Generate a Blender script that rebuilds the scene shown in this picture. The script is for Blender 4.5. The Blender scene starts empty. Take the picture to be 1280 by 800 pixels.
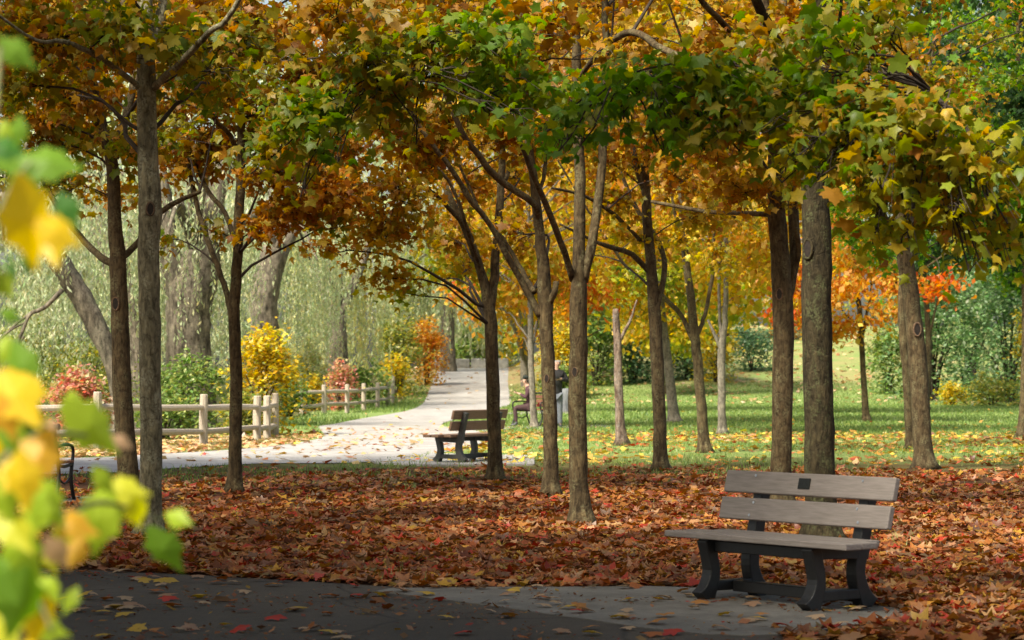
import bpy, bmesh, math, random
import numpy as np
from mathutils import Vector, Matrix

random.seed(7)
rng = np.random.default_rng(7)
scene = bpy.context.scene
col = scene.collection
PI = math.pi

# ------------------------------------------------------------------ camera, world, sun, exposure
F = 3200.0            # focal length in photo pixels (1280 wide)
EYE = 1.6
HZ = 459.0            # photo row of the horizon
cam_d = bpy.data.cameras.new('camera')
cam = bpy.data.objects.new('camera', cam_d)
col.objects.link(cam)
cam.location = (0, 0, EYE)
cam.rotation_euler = (PI / 2, 0, 0)
cam_d.sensor_width = 36.0
cam_d.lens = 36.0 * F / 1280.0
cam_d.shift_y = (HZ - 400.0) / 1280.0
cam_d.clip_end = 5000
cam_d.dof.use_dof = True
cam_d.dof.focus_distance = 25.0
cam_d.dof.aperture_fstop = 4.8
scene.camera = cam

SUN_EL, SUN_AZ = 50.0, -138.0      # azimuth in degrees from +Y (view direction) towards +X
world = bpy.data.worlds.new('World')
scene.world = world
world.use_nodes = True
wn = world.node_tree.nodes
sky = wn.new('ShaderNodeTexSky')
sky.sky_type = 'NISHITA'
sky.sun_disc = False
sky.sun_elevation = math.radians(SUN_EL)
sky.sun_rotation = math.radians(SUN_AZ)
sky.dust_density = 4.0
sky.ozone_density = 0.5
wn['Background'].inputs[1].default_value = 0.15
world.node_tree.links.new(sky.outputs[0], wn['Background'].inputs[0])
sd = bpy.data.lights.new('sun', 'SUN')
sd.energy = 5.0
sd.angle = math.radians(13.0)
sd.color = (1.0, 0.95, 0.87)
sun = bpy.data.objects.new('sun', sd)
col.objects.link(sun)
_e, _a = math.radians(SUN_EL), math.radians(SUN_AZ)
to_sun = Vector((math.sin(_a) * math.cos(_e), math.cos(_a) * math.cos(_e), math.sin(_e)))
sun.rotation_euler = to_sun.to_track_quat('Z', 'Y').to_euler()
sun.location = (0, 0, 40)
scene.view_settings.view_transform = 'Standard'
scene.view_settings.look = 'None'
scene.view_settings.exposure = 0.68
scene.view_settings.gamma = 1.0
scene.view_settings.use_white_balance = True
scene.view_settings.white_balance_temperature = 7000
scene.view_settings.white_balance_tint = 6
scene.render.engine = 'CYCLES'
cy = scene.cycles
cy.use_denoising = True
cy.max_bounces = 10
cy.diffuse_bounces = 5
cy.transmission_bounces = 6
cy.glossy_bounces = 2
cy.use_adaptive_sampling = True
cy.sample_clamp_indirect = 6.0

# ------------------------------------------------------------------ helpers
def sm(a, b, x):
    t = np.clip((x - a) / (b - a), 0, 1)
    return t * t * (3 - 2 * t)

def hgt(x, y):
    """terrain height"""
    x = np.asarray(x, float); y = np.asarray(y, float)
    left = 1.55 * sm(105, 150, y)
    right = 3.4 * sm(104, 172, y)
    k = sm(.0, 3.2, x)
    hump = 0.9 * sm(4, 16, x) * sm(118, 165, y)
    dip = -1.2 * sm(-6, -14, x) * sm(50, 60, y) * (1 - sm(105, 130, y)) * 0.25
    return left * (1 - k) + right * k + hump + dip

def gz(x, y):
    return float(hgt(x, y))

def P(px, py, Z):
    return np.array([(px - 640.0) * Z / F, Z, EYE - (py - HZ) * Z / F])

def G(px, py):
    """point of the flat ground seen at a photo pixel"""
    Z = EYE * F / (py - HZ)
    return np.array([(px - 640.0) * Z / F, Z, 0.0])

class MB:
    """collects vertices and faces of one mesh"""
    def __init__(s):
        s.v = []; s.f = []; s.n = 0; s.c = []; s.m = []
    def add(s, v, f, mat=0):
        v = np.asarray(v, float)
        s.v.append(v)
        for q in f:
            s.f.append(tuple(int(i) + s.n for i in q)); s.m.append(mat)
        s.n += len(v)
    def box(s, c, size, rot=None, mat=0, taper=1.0):
        x, y, z = [d / 2 for d in size]
        v = np.array([(-x, -y, -z), (x, -y, -z), (x, y, -z), (-x, y, -z), (-x * taper, -y * taper, z), (x * taper, -y * taper, z), (x * taper, y * taper, z), (-x * taper, y * taper, z)])
        if rot is not None:
            v = v @ np.array(rot).T
        s.add(v + np.array(c), [(0, 3, 2, 1), (4, 5, 6, 7), (0, 1, 5, 4), (1, 2, 6, 5), (2, 3, 7, 6), (3, 0, 4, 7)], mat)
    def tube(s, pts, rad, seg=8, rough=0.0, cap=True, mat=0, seed=0):
        pts = np.asarray(pts, float); n = len(pts)
        rad = np.broadcast_to(np.asarray(rad, float), (n,))
        t = np.gradient(pts, axis=0); t /= np.linalg.norm(t, axis=1)[:, None] + 1e-9
        ref = np.array([0, 1, 0.0]) if abs(t[0][1]) < 0.8 else np.array([1.0, 0, 0])
        rg = np.random.default_rng(abs(int(seed)) + 11)
        vs = []
        ph = np.arange(seg) * 2 * PI / seg
        lob = rg.normal(size=(3,)) ; lph = rg.uniform(0, 6.28, 3)
        for i in range(n):
            b = np.cross(t[i], ref); b /= np.linalg.norm(b) + 1e-9
            u = np.cross(b, t[i]); ref = u
            k = np.ones(seg)
            if rough:
                k = 1 + rough * (lob[0] * np.sin(ph * 2 + lph[0] + i * .35) + lob[1] * np.sin(ph * 3 + lph[1] - i * .5)) * .5 + rg.normal(0, rough * .4, seg)
            vs.append(pts[i] + rad[i] * (np.cos(ph)[:, None] * b + np.sin(ph)[:, None] * u) * k[:, None])
        f = []
        for i in range(n - 1):
            for j in range(seg):
                a = i * seg + j; b2 = i * seg + (j + 1) % seg
                f.append((a, b2, b2 + seg, a + seg))
        if cap:
            f.append(tuple(range(seg - 1, -1, -1))); f.append(tuple((n - 1) * seg + j for j in range(seg)))
        s.add(np.concatenate(vs), f, mat)
    def build(s, name, mats, parent=None, smooth=True, off=None):
        me = bpy.data.meshes.new(name)
        v = np.concatenate(s.v)
        if off is not None:
            v = v - np.asarray(off)
        me.from_pydata(v.tolist(), [], s.f)
        if not isinstance(mats, (list, tuple)):
            mats = [mats]
        for m in mats:
            me.materials.append(m)
        if len(mats) > 1:
            me.polygons.foreach_set('material_index', s.m)
        if smooth:
            me.polygons.foreach_set('use_smooth', [True] * len(me.polygons))
        me.update()
        return link(name, me, parent)

def link(name, data, parent=None):
    o = bpy.data.objects.new(name, data)
    col.objects.link(o)
    if parent is not None:
        o.parent = parent
    return o

def tag(o, label=None, cat=None, group=None, kind=None):
    if label: o['label'] = label
    if cat: o['category'] = cat
    if group: o['group'] = group
    if kind: o['kind'] = kind
    return o

def thing(name, label, cat, loc=(0, 0, 0), rz=0.0, group=None):
    o = link(name, None)
    o.location = loc
    o.rotation_euler = (0, 0, rz)
    o.empty_display_size = 0.2
    return tag(o, label, cat, group)

def copy_tree(o, parent=None):
    c = o.copy(); col.objects.link(c)
    if parent is not None:
        c.parent = parent
    for ch in list(o.children):
        copy_tree(ch, c)
    return c

def bevel(o, w=0.006, seg=1):
    m = o.modifiers.new('bevel', 'BEVEL'); m.width = w; m.segments = seg; m.limit_method = 'ANGLE'
    return o

def poly_mesh(tv, tf, nrep, V, C=None, name='m', mat=None, parent=None, smooth=False, off=None):
    """nrep copies of a small template (tf faces) with vertices V (nrep*len(tv),3); C colours per copy"""
    me = bpy.data.meshes.new(name)
    k = len(tv)
    if off is not None:
        V = V - np.asarray(off)
    me.vertices.add(len(V)); me.vertices.foreach_set('co', V.astype(np.float32).ravel())
    loops1 = np.array([i for f in tf for i in f]); sizes1 = np.array([len(f) for f in tf])
    loops = (loops1[None, :] + (np.arange(nrep) * k)[:, None]).ravel()
    sizes = np.tile(sizes1, nrep)
    me.loops.add(len(loops)); me.loops.foreach_set('vertex_index', loops.astype(np.int32))
    me.polygons.add(len(sizes))
    st = np.concatenate([[0], np.cumsum(sizes)[:-1]])
    me.polygons.foreach_set('loop_start', st.astype(np.int32))
    me.update(calc_edges=True)
    if C is not None:
        a = me.attributes.new('tint', 'FLOAT_COLOR', 'POINT')
        cc = np.ones((nrep, k, 4), np.float32); cc[:, :, :3] = C[:, None, :]
        a.data.foreach_set('color', cc.ravel())
    if smooth:
        me.polygons.foreach_set('use_smooth', np.ones(len(sizes), bool))
    if mat: me.materials.append(mat)
    return link(name, me, parent)

# ------------------------------------------------------------------ materials
def new_mat(name):
    m = bpy.data.materials.new(name); m.use_nodes = True
    nt = m.node_tree
    return m, nt, nt.nodes['Principled BSDF'], nt.nodes['Material Output']

def node(nt, t, **kw):
    n = nt.nodes.new(t)
    for k, v in kw.items(): setattr(n, k, v)
    return n

def ramp(nt, src, stops):
    r = node(nt, 'ShaderNodeValToRGB')
    el = r.color_ramp.elements
    while len(el) < len(stops): el.new(0.5)
    for e, (p, c) in zip(el, stops):
        e.position = p; e.color = (*c, 1)
    nt.links.new(src, r.inputs[0])
    return r.outputs[0]

def noise(nt, scale, detail=4, vec=None, rough=.55, dist=0.0):
    n = node(nt, 'ShaderNodeTexNoise')
    n.inputs['Scale'].default_value = scale; n.inputs['Detail'].default_value = detail
    n.inputs['Roughness'].default_value = rough; n.inputs['Distortion'].default_value = dist
    if vec is not None: nt.links.new(vec, n.inputs['Vector'])
    return n.outputs['Fac']

def mixc(nt, fac, a, b, mode='MIX'):
    m = node(nt, 'ShaderNodeMix', data_type='RGBA', blend_type=mode)
    for s, v in ((m.inputs[0], fac), (m.inputs[6], a), (m.inputs[7], b)):
        if isinstance(v, (int, float)): s.default_value = v
        elif isinstance(v, tuple): s.default_value = (*v, 1)
        else: nt.links.new(v, s)
    return m.outputs[2]

def bump(nt, h, strength, dist, bsdf):
    b = node(nt, 'ShaderNodeBump'); b.inputs['Strength'].default_value = strength; b.inputs['Distance'].default_value = dist
    nt.links.new(h, b.inputs['Height']); nt.links.new(b.outputs[0], bsdf.inputs['Normal'])

def coords(nt, kind='Object', scale=None):
    tc = node(nt, 'ShaderNodeTexCoord'); out = tc.outputs[kind]
    if scale:
        mp = node(nt, 'ShaderNodeMapping'); mp.inputs['Scale'].default_value = scale
        nt.links.new(out, mp.inputs[0]); out = mp.outputs[0]
    return out

def leaf_mat(name, trans=0.45, gloss=0.05):
    m, nt, p, out = new_mat(name); nt.nodes.remove(p)
    at = node(nt, 'ShaderNodeAttribute', attribute_name='tint')
    nz = noise(nt, 60, 2, coords(nt))
    c = mixc(nt, 0.35, at.outputs[0], mixc(nt, 1.0, at.outputs[0], ramp(nt, nz, [(.3, (.55, .5, .45)), (.7, (1.25, 1.2, 1.1))]), 'MULTIPLY'))
    d = node(nt, 'ShaderNodeBsdfDiffuse'); t = node(nt, 'ShaderNodeBsdfTranslucent'); g = node(nt, 'ShaderNodeBsdfGlossy')
    g.inputs['Roughness'].default_value = .45
    hs = node(nt, 'ShaderNodeHueSaturation'); hs.inputs['Saturation'].default_value = 1.12; hs.inputs['Value'].default_value = 1.25
    nt.links.new(c, hs.inputs['Color'])
    nt.links.new(c, d.inputs[0]); nt.links.new(hs.outputs[0], t.inputs[0])
    m1 = node(nt, 'ShaderNodeMixShader'); m1.inputs[0].default_value = trans
    nt.links.new(d.outputs[0], m1.inputs[1]); nt.links.new(t.outputs[0], m1.inputs[2])
    m2 = node(nt, 'ShaderNodeMixShader'); m2.inputs[0].default_value = gloss
    nt.links.new(m1.outputs[0], m2.inputs[1]); nt.links.new(g.outputs[0], m2.inputs[2])
    nt.links.new(m2.outputs[0], out.inputs[0])
    return m

def bark_mat(name, dark, mid, lichen, lich_amt=.35, fine=1.0, streak=9.0):
    m, nt, p, out = new_mat(name)
    v = coords(nt, 'Object', (1, 1, .22))
    n1 = noise(nt, 28 * fine, 6, v, .65, .6)
    n2 = noise(nt, streak, 4, coords(nt, 'Object', (1, 1, .5)))
    n3 = noise(nt, 3.5, 3, coords(nt))
    n4 = noise(nt, 42, 3, coords(nt))
    c = ramp(nt, n1, [(.32, dark), (.66, mid)])
    c = mixc(nt, 1.0, c, ramp(nt, n3, [(.3, (.7, .68, .66)), (.7, (1.25, 1.22, 1.15))]), 'MULTIPLY')
    n5 = noise(nt, 16, 4, coords(nt, 'Object', (.9, .9, .7)), .65, .8)
    c = mixc(nt, 1.0, c, ramp(nt, n5, [(.34, (.52, .5, .47)), (.5, (1, 1, 1)), (.68, (1.22, 1.2, 1.12))]), 'MULTIPLY')
    k = node(nt, 'ShaderNodeMath', operation='MULTIPLY')
    nt.links.new(ramp(nt, n2, [(.48, (0, 0, 0)), (.62, (1, 1, 1))]), k.inputs[0]); nt.links.new(ramp(nt, n4, [(.42, (0, 0, 0)), (.6, (1, 1, 1))]), k.inputs[1])
    k2 = node(nt, 'ShaderNodeMath', operation='MULTIPLY'); k2.inputs[1].default_value = lich_amt
    nt.links.new(k.outputs[0], k2.inputs[0])
    c = mixc(nt, k2.outputs[0], c, lichen)
    nt.links.new(c, p.inputs['Base Color']); p.inputs['Roughness'].default_value = .9
    p.inputs['Specular IOR Level'].default_value = .2
    hsum = node(nt, 'ShaderNodeMath', operation='ADD'); nt.links.new(n1, hsum.inputs[0]); nt.links.new(n5, hsum.inputs[1])
    bump(nt, hsum.outputs[0], 1.0, .016, p)
    return m

def plain(name, c1, c2, scale=20, rough=.7, bmp=.2, bd=.004, stretch=None, metal=0, detail=5):
    m, nt, p, out = new_mat(name)
    n1 = noise(nt, scale, detail, coords(nt, 'Object', stretch))
    nt.links.new(ramp(nt, n1, [(.3, c1), (.7, c2)]), p.inputs['Base Color'])
    p.inputs['Roughness'].default_value = rough; p.inputs['Metallic'].default_value = metal
    bump(nt, n1, bmp, bd, p)
    return m

M = {}
M['leaf'] = leaf_mat('maple_leaf', .55, .02)
M['fallen'] = leaf_mat('fallen_leaf', .2, .05)
M['shrubleaf'] = leaf_mat('shrub_leaf', .5, .04)
M['willowleaf'] = leaf_mat('willow_leaf', .4, .04)
M['grass'] = leaf_mat('grass_blade', .3, .03)
M['bark'] = bark_mat('maple_bark', (.036, .025, .014), (.125, .094, .052), (.20, .185, .10), .6)
M['bark_moss'] = bark_mat('mossy_bark', (.016, .013, .008), (.066, .054, .030), (.10, .11, .05), .7)
M['bark_grey'] = bark_mat('grey_bark', (.085, .078, .052), (.29, .265, .18), (.42, .41, .29), .75)
M['bark_pale'] = bark_mat('pale_bark', (.10, .09, .075), (.24, .22, .185), (.30, .29, .24), .4)
M['bark_red'] = bark_mat('peeling_bark', (.055, .032, .025), (.26, .2, .165), (.33, .3, .27), .5, .7)
M['bark_willow'] = bark_mat('willow_bark', (.026, .021, .016), (.23, .20, .16), (.25, .26, .17), .25, .32, 3)
M['twig'] = plain('twig_bark', (.02, .014, .010), (.055, .038, .026), 30, .9)
M['scar'] = plain('scar_wood', (.05, .028, .015), (.20, .125, .07), 30, .9, .6, .01)
M['scar_dark'] = plain('scar_hollow', (.008, .006, .005), (.03, .02, .014), 30, .95)
M['plank'] = plain('weathered_plastic_plank', (.20, .172, .158), (.31, .27, .25), 7, .55, .12, .002, (1, 6, 14))
M['plank_brown'] = plain('brown_plank', (.17, .095, .055), (.26, .16, .10), 7, .6, .12, .002, (1, 6, 14))
M['frame'] = plain('dark_recycled_plastic', (.007, .007, .008), (.015, .015, .016), 24, .5, .15, .002)
M['frame_grey'] = plain('grey_recycled_plastic', (.035, .036, .034), (.06, .06, .055), 24, .6, .15, .002)
M['plaque'] = plain('dark_plaque', (.018, .018, .014), (.035, .034, .026), 60, .35, .3, .001, None, .6)
M['bolt'] = plain('bolt_steel', (.45, .45, .46), (.6, .6, .6), 30, .3, 0, .001, None, .9)
M['iron'] = plain('black_iron', (.008, .008, .009), (.02, .02, .021), 30, .4, .1, .001)
M['slat'] = plain('red_brown_slat', (.15, .06, .035), (.26, .11, .06), 9, .55, .15, .002, (1, 10, 10))
M['cedar'] = plain('weathered_cedar', (.28, .23, .175), (.50, .435, .35), 10, .85, .4, .006, (6, 6, 1))
M['stone'] = plain('grey_stone', (.16, .16, .155), (.42, .41, .39), 3.2, .9, .8, .04, None, 0, 8)

def m_asphalt():
    m, nt, p, out = new_mat('asphalt')
    v = coords(nt)
    a = noise(nt, 160, 3, v); b = noise(nt, .55, 4, v); c0 = noise(nt, 9, 5, v)
    c = ramp(nt, a, [(.3, (.034, .032, .030)), (.62, (.062, .058, .054)), (.78, (.13, .125, .115))])
    c = mixc(nt, 1.0, c, ramp(nt, b, [(.3, (.72, .7, .68)), (.7, (1.3, 1.27, 1.22))]), 'MULTIPLY')
    c = mixc(nt, 1.0, c, ramp(nt, c0, [(.3, (.86, .85, .84)), (.7, (1.14, 1.13, 1.1))]), 'MULTIPLY')
    vo = node(nt, 'ShaderNodeTexVoronoi', feature='DISTANCE_TO_EDGE'); vo.inputs['Scale'].default_value = .55; wv = node(nt, 'ShaderNodeMix', data_type='VECTOR'); wv.inputs[0].default_value = .12
    nz3 = node(nt, 'ShaderNodeTexNoise'); nz3.inputs['Scale'].default_value = 2.2; nz3.inputs['Detail'].default_value = 5; nt.links.new(v, nz3.inputs['Vector']); nt.links.new(v, wv.inputs[4]); nt.links.new(nz3.outputs['Color'], wv.inputs[5]); nt.links.new(wv.outputs[1], vo.inputs['Vector'])
    c = mixc(nt, 1.0, c, ramp(nt, vo.outputs['Distance'], [(.0, (.35, .34, .33)), (.012, (1, 1, 1))]), 'MULTIPLY')
    c = mixc(nt, 1.0, c, (1.12, .98, .86), 'MULTIPLY')
    nt.links.new(c, p.inputs['Base Color']); p.inputs['Roughness'].default_value = .85
    bump(nt, a, .6, .006, p)
    return m
M['asphalt'] = m_asphalt()

def m_concrete(name, k, tone=(1, 1, 1)):
    m, nt, p, out = new_mat(name)
    v = coords(nt)
    a = noise(nt, 120, 3, v); b = noise(nt, 1.3, 6, v, .65); d = noise(nt, 14, 4, v)
    c = ramp(nt, a, [(.3, (.20 * k, .19 * k, .175 * k)), (.7, (.30 * k, .285 * k, .265 * k))])
    c = mixc(nt, 1.0, c, ramp(nt, b, [(.3, (.62, .6, .57)), (.7, (1.2, 1.19, 1.16))]), 'MULTIPLY')
    c = mixc(nt, 1.0, c, ramp(nt, d, [(.3, (.85, .85, .84)), (.65, (1.1, 1.1, 1.1))]), 'MULTIPLY')
    c = mixc(nt, 1.0, c, tone, 'MULTIPLY')
    nt.links.new(c, p.inputs['Base Color']); p.inputs['Roughness'].default_value = .88
    bump(nt, a, .4, .004, p)
    return m
M['concrete'] = m_concrete('old_concrete', .72)
M['path'] = m_concrete('pale_path', 1.5, (.98, 1.0, 1.07))

def m_ground():
    m, nt, p, out = new_mat('ground')
    g = node(nt, 'ShaderNodeNewGeometry'); sep = node(nt, 'ShaderNodeSeparateXYZ'); nt.links.new(g.outputs['Position'], sep.inputs[0])
    n_f = noise(nt, 11, 5, g.outputs['Position'], .7); n_m = noise(nt, .45, 4, g.outputs['Position']); n_l = noise(nt, 3.2, 4, g.outputs['Position'])
    litter = ramp(nt, n_f, [(.25, (.022, .012, .008)), (.5, (.075, .034, .016)), (.75, (.14, .07, .03))])
    lawn = ramp(nt, n_f, [(.25, (.12, .19, .05)), (.7, (.23, .30, .10))])
    dry = ramp(nt, n_f, [(.25, (.22, .17, .075)), (.7, (.42, .32, .16))])
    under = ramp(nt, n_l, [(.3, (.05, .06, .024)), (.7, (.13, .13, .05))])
    def mr(sock, a, b, jit=None, amt=0):
        s = sock
        if jit is not None:
            q = node(nt, 'ShaderNodeMath', operation='MULTIPLY_ADD'); nt.links.new(jit, q.inputs[0]); q.inputs[1].default_value = amt; nt.links.new(sock, q.inputs[2]); s = q.outputs[0]
        r = node(nt, 'ShaderNodeMapRange'); r.inputs[1].default_value = a; r.inputs[2].default_value = b; r.interpolation_type = 'SMOOTHSTEP'
        nt.links.new(s, r.inputs[0]); return r.outputs[0]
    c = mixc(nt, mr(sep.outputs[1], 44, 58, n_m, 14), litter, lawn)
    # dry leaves and straw on the rising bank
    k = node(nt, 'ShaderNodeMath', operation='MULTIPLY'); nt.links.new(mr(sep.outputs[1], 118, 140, n_m, 18), k.inputs[0]); nt.links.new(ramp(nt, n_m, [(.36, (.05, .05, .05)), (.62, (.6, .6, .6))]), k.inputs[1])
    kx = node(nt, 'ShaderNodeMath', operation='MULTIPLY_ADD'); nt.links.new(mr(sep.outputs[0], 3, -1), kx.inputs[0]); kx.inputs[1].default_value = .6; nt.links.new(k.outputs[0], kx.inputs[2])
    kk = node(nt, 'ShaderNodeMath', operation='MULTIPLY'); nt.links.new(kx.outputs[0], kk.inputs[0]); nt.links.new(mr(sep.outputs[1], 112, 128), kk.inputs[1])
    c = mixc(nt, kk.outputs[0], c, dry)
    # rough ground beyond the rail fence
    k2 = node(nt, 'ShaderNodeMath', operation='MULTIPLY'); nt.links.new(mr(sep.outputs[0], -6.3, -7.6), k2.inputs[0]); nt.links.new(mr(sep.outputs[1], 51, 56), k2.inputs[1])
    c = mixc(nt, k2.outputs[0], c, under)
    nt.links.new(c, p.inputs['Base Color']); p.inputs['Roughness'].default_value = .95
    p.inputs['Specular IOR Level'].default_value = .1
    bump(nt, n_f, .8, .03, p)
    return m
M['ground'] = m_ground()

# ------------------------------------------------------------------ the ground, paths
def make_ground():
    xs = np.concatenate([[-1500, -600, -250, -120], np.arange(-70, 71, 1.0), [120, 250, 600, 1500]])
    ys = np.concatenate([[-300, -100, -40], np.arange(-20, 221, 1.0), [260, 350, 600, 1200, 2600]])
    X, Y = np.meshgrid(xs, ys)
    Z = hgt(X, Y)
    n, m = X.shape
    v = np.stack([X.ravel(), Y.ravel(), Z.ravel()], 1)
    f = [(i * m + j, i * m + j + 1, (i + 1) * m + j + 1, (i + 1) * m + j) for i in range(n - 1) for j in range(m - 1)]
    b = MB(); b.add(v, f)
    return tag(b.build('ground', M['ground']), kind='structure')
make_ground()

def smooth_poly(p, it=2):
    p = np.asarray(p, float)
    for _ in range(it):
        q = np.roll(p, -1, 0)
        p = np.stack([.75 * p + .25 * q, .25 * p + .75 * q], 1).reshape(-1, p.shape[1])
    return p

def sheet(name, pts, off, mat, thick=0.0, it=1):
    pts = smooth_poly(np.asarray(pts)[:, :2], it) if it else np.asarray(pts)[:, :2]
    bm = bmesh.new()
    vs = [bm.verts.new((x, y, gz(x, y) + off)) for x, y in pts]
    fc = bm.faces.new(vs)
    if thick:
        r = bmesh.ops.extrude_face_region(bm, geom=[fc])
        for e in r['geom']:
            if isinstance(e, bmesh.types.BMVert): e.co.z -= thick
    bmesh.ops.recalc_face_normals(bm, faces=bm.faces)
    me = bpy.data.meshes.new(name); bm.to_mesh(me); bm.free(); me.materials.append(mat)
    return tag(link(name, me), kind='structure')

asphalt_pts = [(-9, -8), (1.5, -8), (1.6, 15.2)] + [tuple(G(*p)[:2]) for p in [(985, 792), (870, 741), (700, 740), (540, 737.5), (400, 728), (240, 719), (60, 711), (-120, 706)]] + [(-9, 21)]
sheet('asphalt_pavement', asphalt_pts, .004, M['asphalt'], it=0)
pad_pts = [G(*p)[:2] for p in [(440, 737), (640, 735), (870, 734), (1000, 745), (1165, 768), (1060, 786), (960, 797), (850, 793), (690, 769), (560, 751)]]
sheet('concrete_pad', pad_pts, .010, M['concrete'], .03, it=1)
sheet('concrete_pad', [G(*p)[:2] for p in [(452, 570), (530, 568), (668, 571), (668, 582), (540, 583), (470, 580)]], .03, M['path'], .05, it=0)
sheet('concrete_pad', [G(*p)[:2] for p in [(40, 625), (125, 622), (128, 631), (30, 636)]], .03, M['concrete'], .05, it=0)
sheet('asphalt_patch', [G(*p)[:2] for p in [(378, 594), (440, 596), (444, 607), (405, 606)]], .006, M['asphalt'], it=1)

# the long pale path: a strip given by its left and right edges, lifted 12 mm above the ground
def strip(name, L, R, mat, off=.012, sub=12):
    b = MB(); vs = []; f = []
    L = np.array(L, float); R = np.array(R, float)
    t = np.linspace(0, len(L) - 1, (len(L) - 1) * sub + 1)
    def cr(p):
        out = []
        for q in t:
            i = int(min(q, len(p) - 2)); u = q - i
            p0, p1, p2, p3 = p[max(i - 1, 0)], p[i], p[i + 1], p[min(i + 2, len(p) - 1)]
            out.append(.5 * (2 * p1 + (p2 - p0) * u + (2 * p0 - 5 * p1 + 4 * p2 - p3) * u * u + (3 * p1 - p0 - 3 * p2 + p3) * u ** 3))
        return np.array(out)
    l, r = cr(L), cr(R)
    K = 6
    for i in range(len(l)):
        for k in range(K + 1):
            p = l[i] + (r[i] - l[i]) * k / K
            vs.append((p[0], p[1], gz(*p) + off))
    for i in range(len(l) - 1):
        for k in range(K):
            a = i * (K + 1) + k
            f.append((a, a + 1, a + K + 2, a + K + 1))
    b.add(vs, f)
    return tag(b.build(name, mat), kind='structure')
def g2(x, y): return tuple(G(x, y)[:2])
strip('park_path',
      [(-16, 48.5), (-11, 46.5), g2(90, 573), g2(200, 568), g2(300, 562), g2(370, 554), g2(410, 545), g2(396, 534), g2(452, 524), g2(508, 514), (-3.75, 104), (-3.95, 118), (-4.05, 135), (-4.1, 150), (-4.6, 170)],
      [(-16, 36), (-11, 37), g2(90, 593), g2(230, 585), g2(330, 580), g2(440, 578), g2(520, 572), g2(620, 557), g2(640, 541), g2(560, 531), (-1.55, 77), (-.05, 104), (-.15, 120), (-.2, 136), (-.1, 152), (1.5, 172)],
      M['path']) if False else None
PATH_L = [(-16, 47.5), (-11, 46.5), g2(90, 573), g2(200, 568), g2(300, 562), g2(365, 555), g2(405, 546), g2(398, 534), g2(450, 524), g2(508, 514), (-3.8, 108), (-4.0, 128), (-4.1, 146), (-4.15, 152.4)]
PATH_R = [(-16, 36), (-11, 37), g2(90, 593), g2(230, 585), g2(330, 580), g2(440, 579), g2(520, 571), g2(600, 556), g2(600, 541), g2(552, 531), g2(600, 517), (-.1, 108), (-.2, 128), (-.2, 146), (-.25, 152.4)]
PATH_L.insert(8, g2(420, 530))
strip('park_path', PATH_L, PATH_R, M['path'])
sheet('side_path', [G(*p)[:2] for p in [(560, 543), (620, 534), (760, 531.5), (764, 533.8), (640, 537), (590, 546)]], .020, M['path'], .02, it=0)
sheet('side_path', [G(*p)[:2] for p in [(618, 516.2), (714, 514.6), (714, 517.2), (622, 518.4)]], .020, M['path'], .02, it=0)

# ------------------------------------------------------------------ leaves
# five-lobed leaf: centre + 10 outline points, and a richer one for close ones
LEAF_V = np.array([(0, .02, .04), (0, -.24, 0), (.30, -.36, -.05), (.31, -.10, 0), (.58, .14, -.09), (.24, .26, 0), (.03, .62, -.10), (-.22, .24, .01), (-.52, .08, -.10), (-.29, -.13, .01), (-.26, -.38, -.04)])
LEAF_F = [(0, i, i + 1 if i < 10 else 1) for i in range(1, 11)]
_o = [(0, -.24), (.14, -.33), (.36, -.38), (.34, -.26), (.31, -.12), (.44, -.08), (.60, .10), (.47, .15), (.46, .28), (.24, .25), (.23, .38), (.12, .44), (0, .64)]
_o = _o + [(-x, y) for x, y in _o[-2:0:-1]]
RICH_V = np.array([(0, 0, .03)] + [(x, y, -.16 * (x * x + .5 * y * y) * 1.2) for x, y in _o])
RICH_F = [(0, i, i + 1 if i < len(_o) else 1) for i in range(1, len(_o) + 1)]
QUAD_V = np.array([(0, -.5, 0), (.34, .02, -.05), (0, .55, -.05), (-.34, -.02, -.05)])
QUAD_F = [(0, 1, 2, 3)]
OVAL_V = np.array([(0, -.5, 0), (.2, -.2, .02), (.22, .12, .0), (0, .55, -.1), (-.22, .12, 0), (-.2, -.2, .02)])
OVAL_F = [(0, 1, 2, 3, 4, 5)]
NARROW_V = np.array([(0, -.5, 0), (.1, 0, 0), (0, .5, 0), (-.1, 0, 0)])

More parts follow.
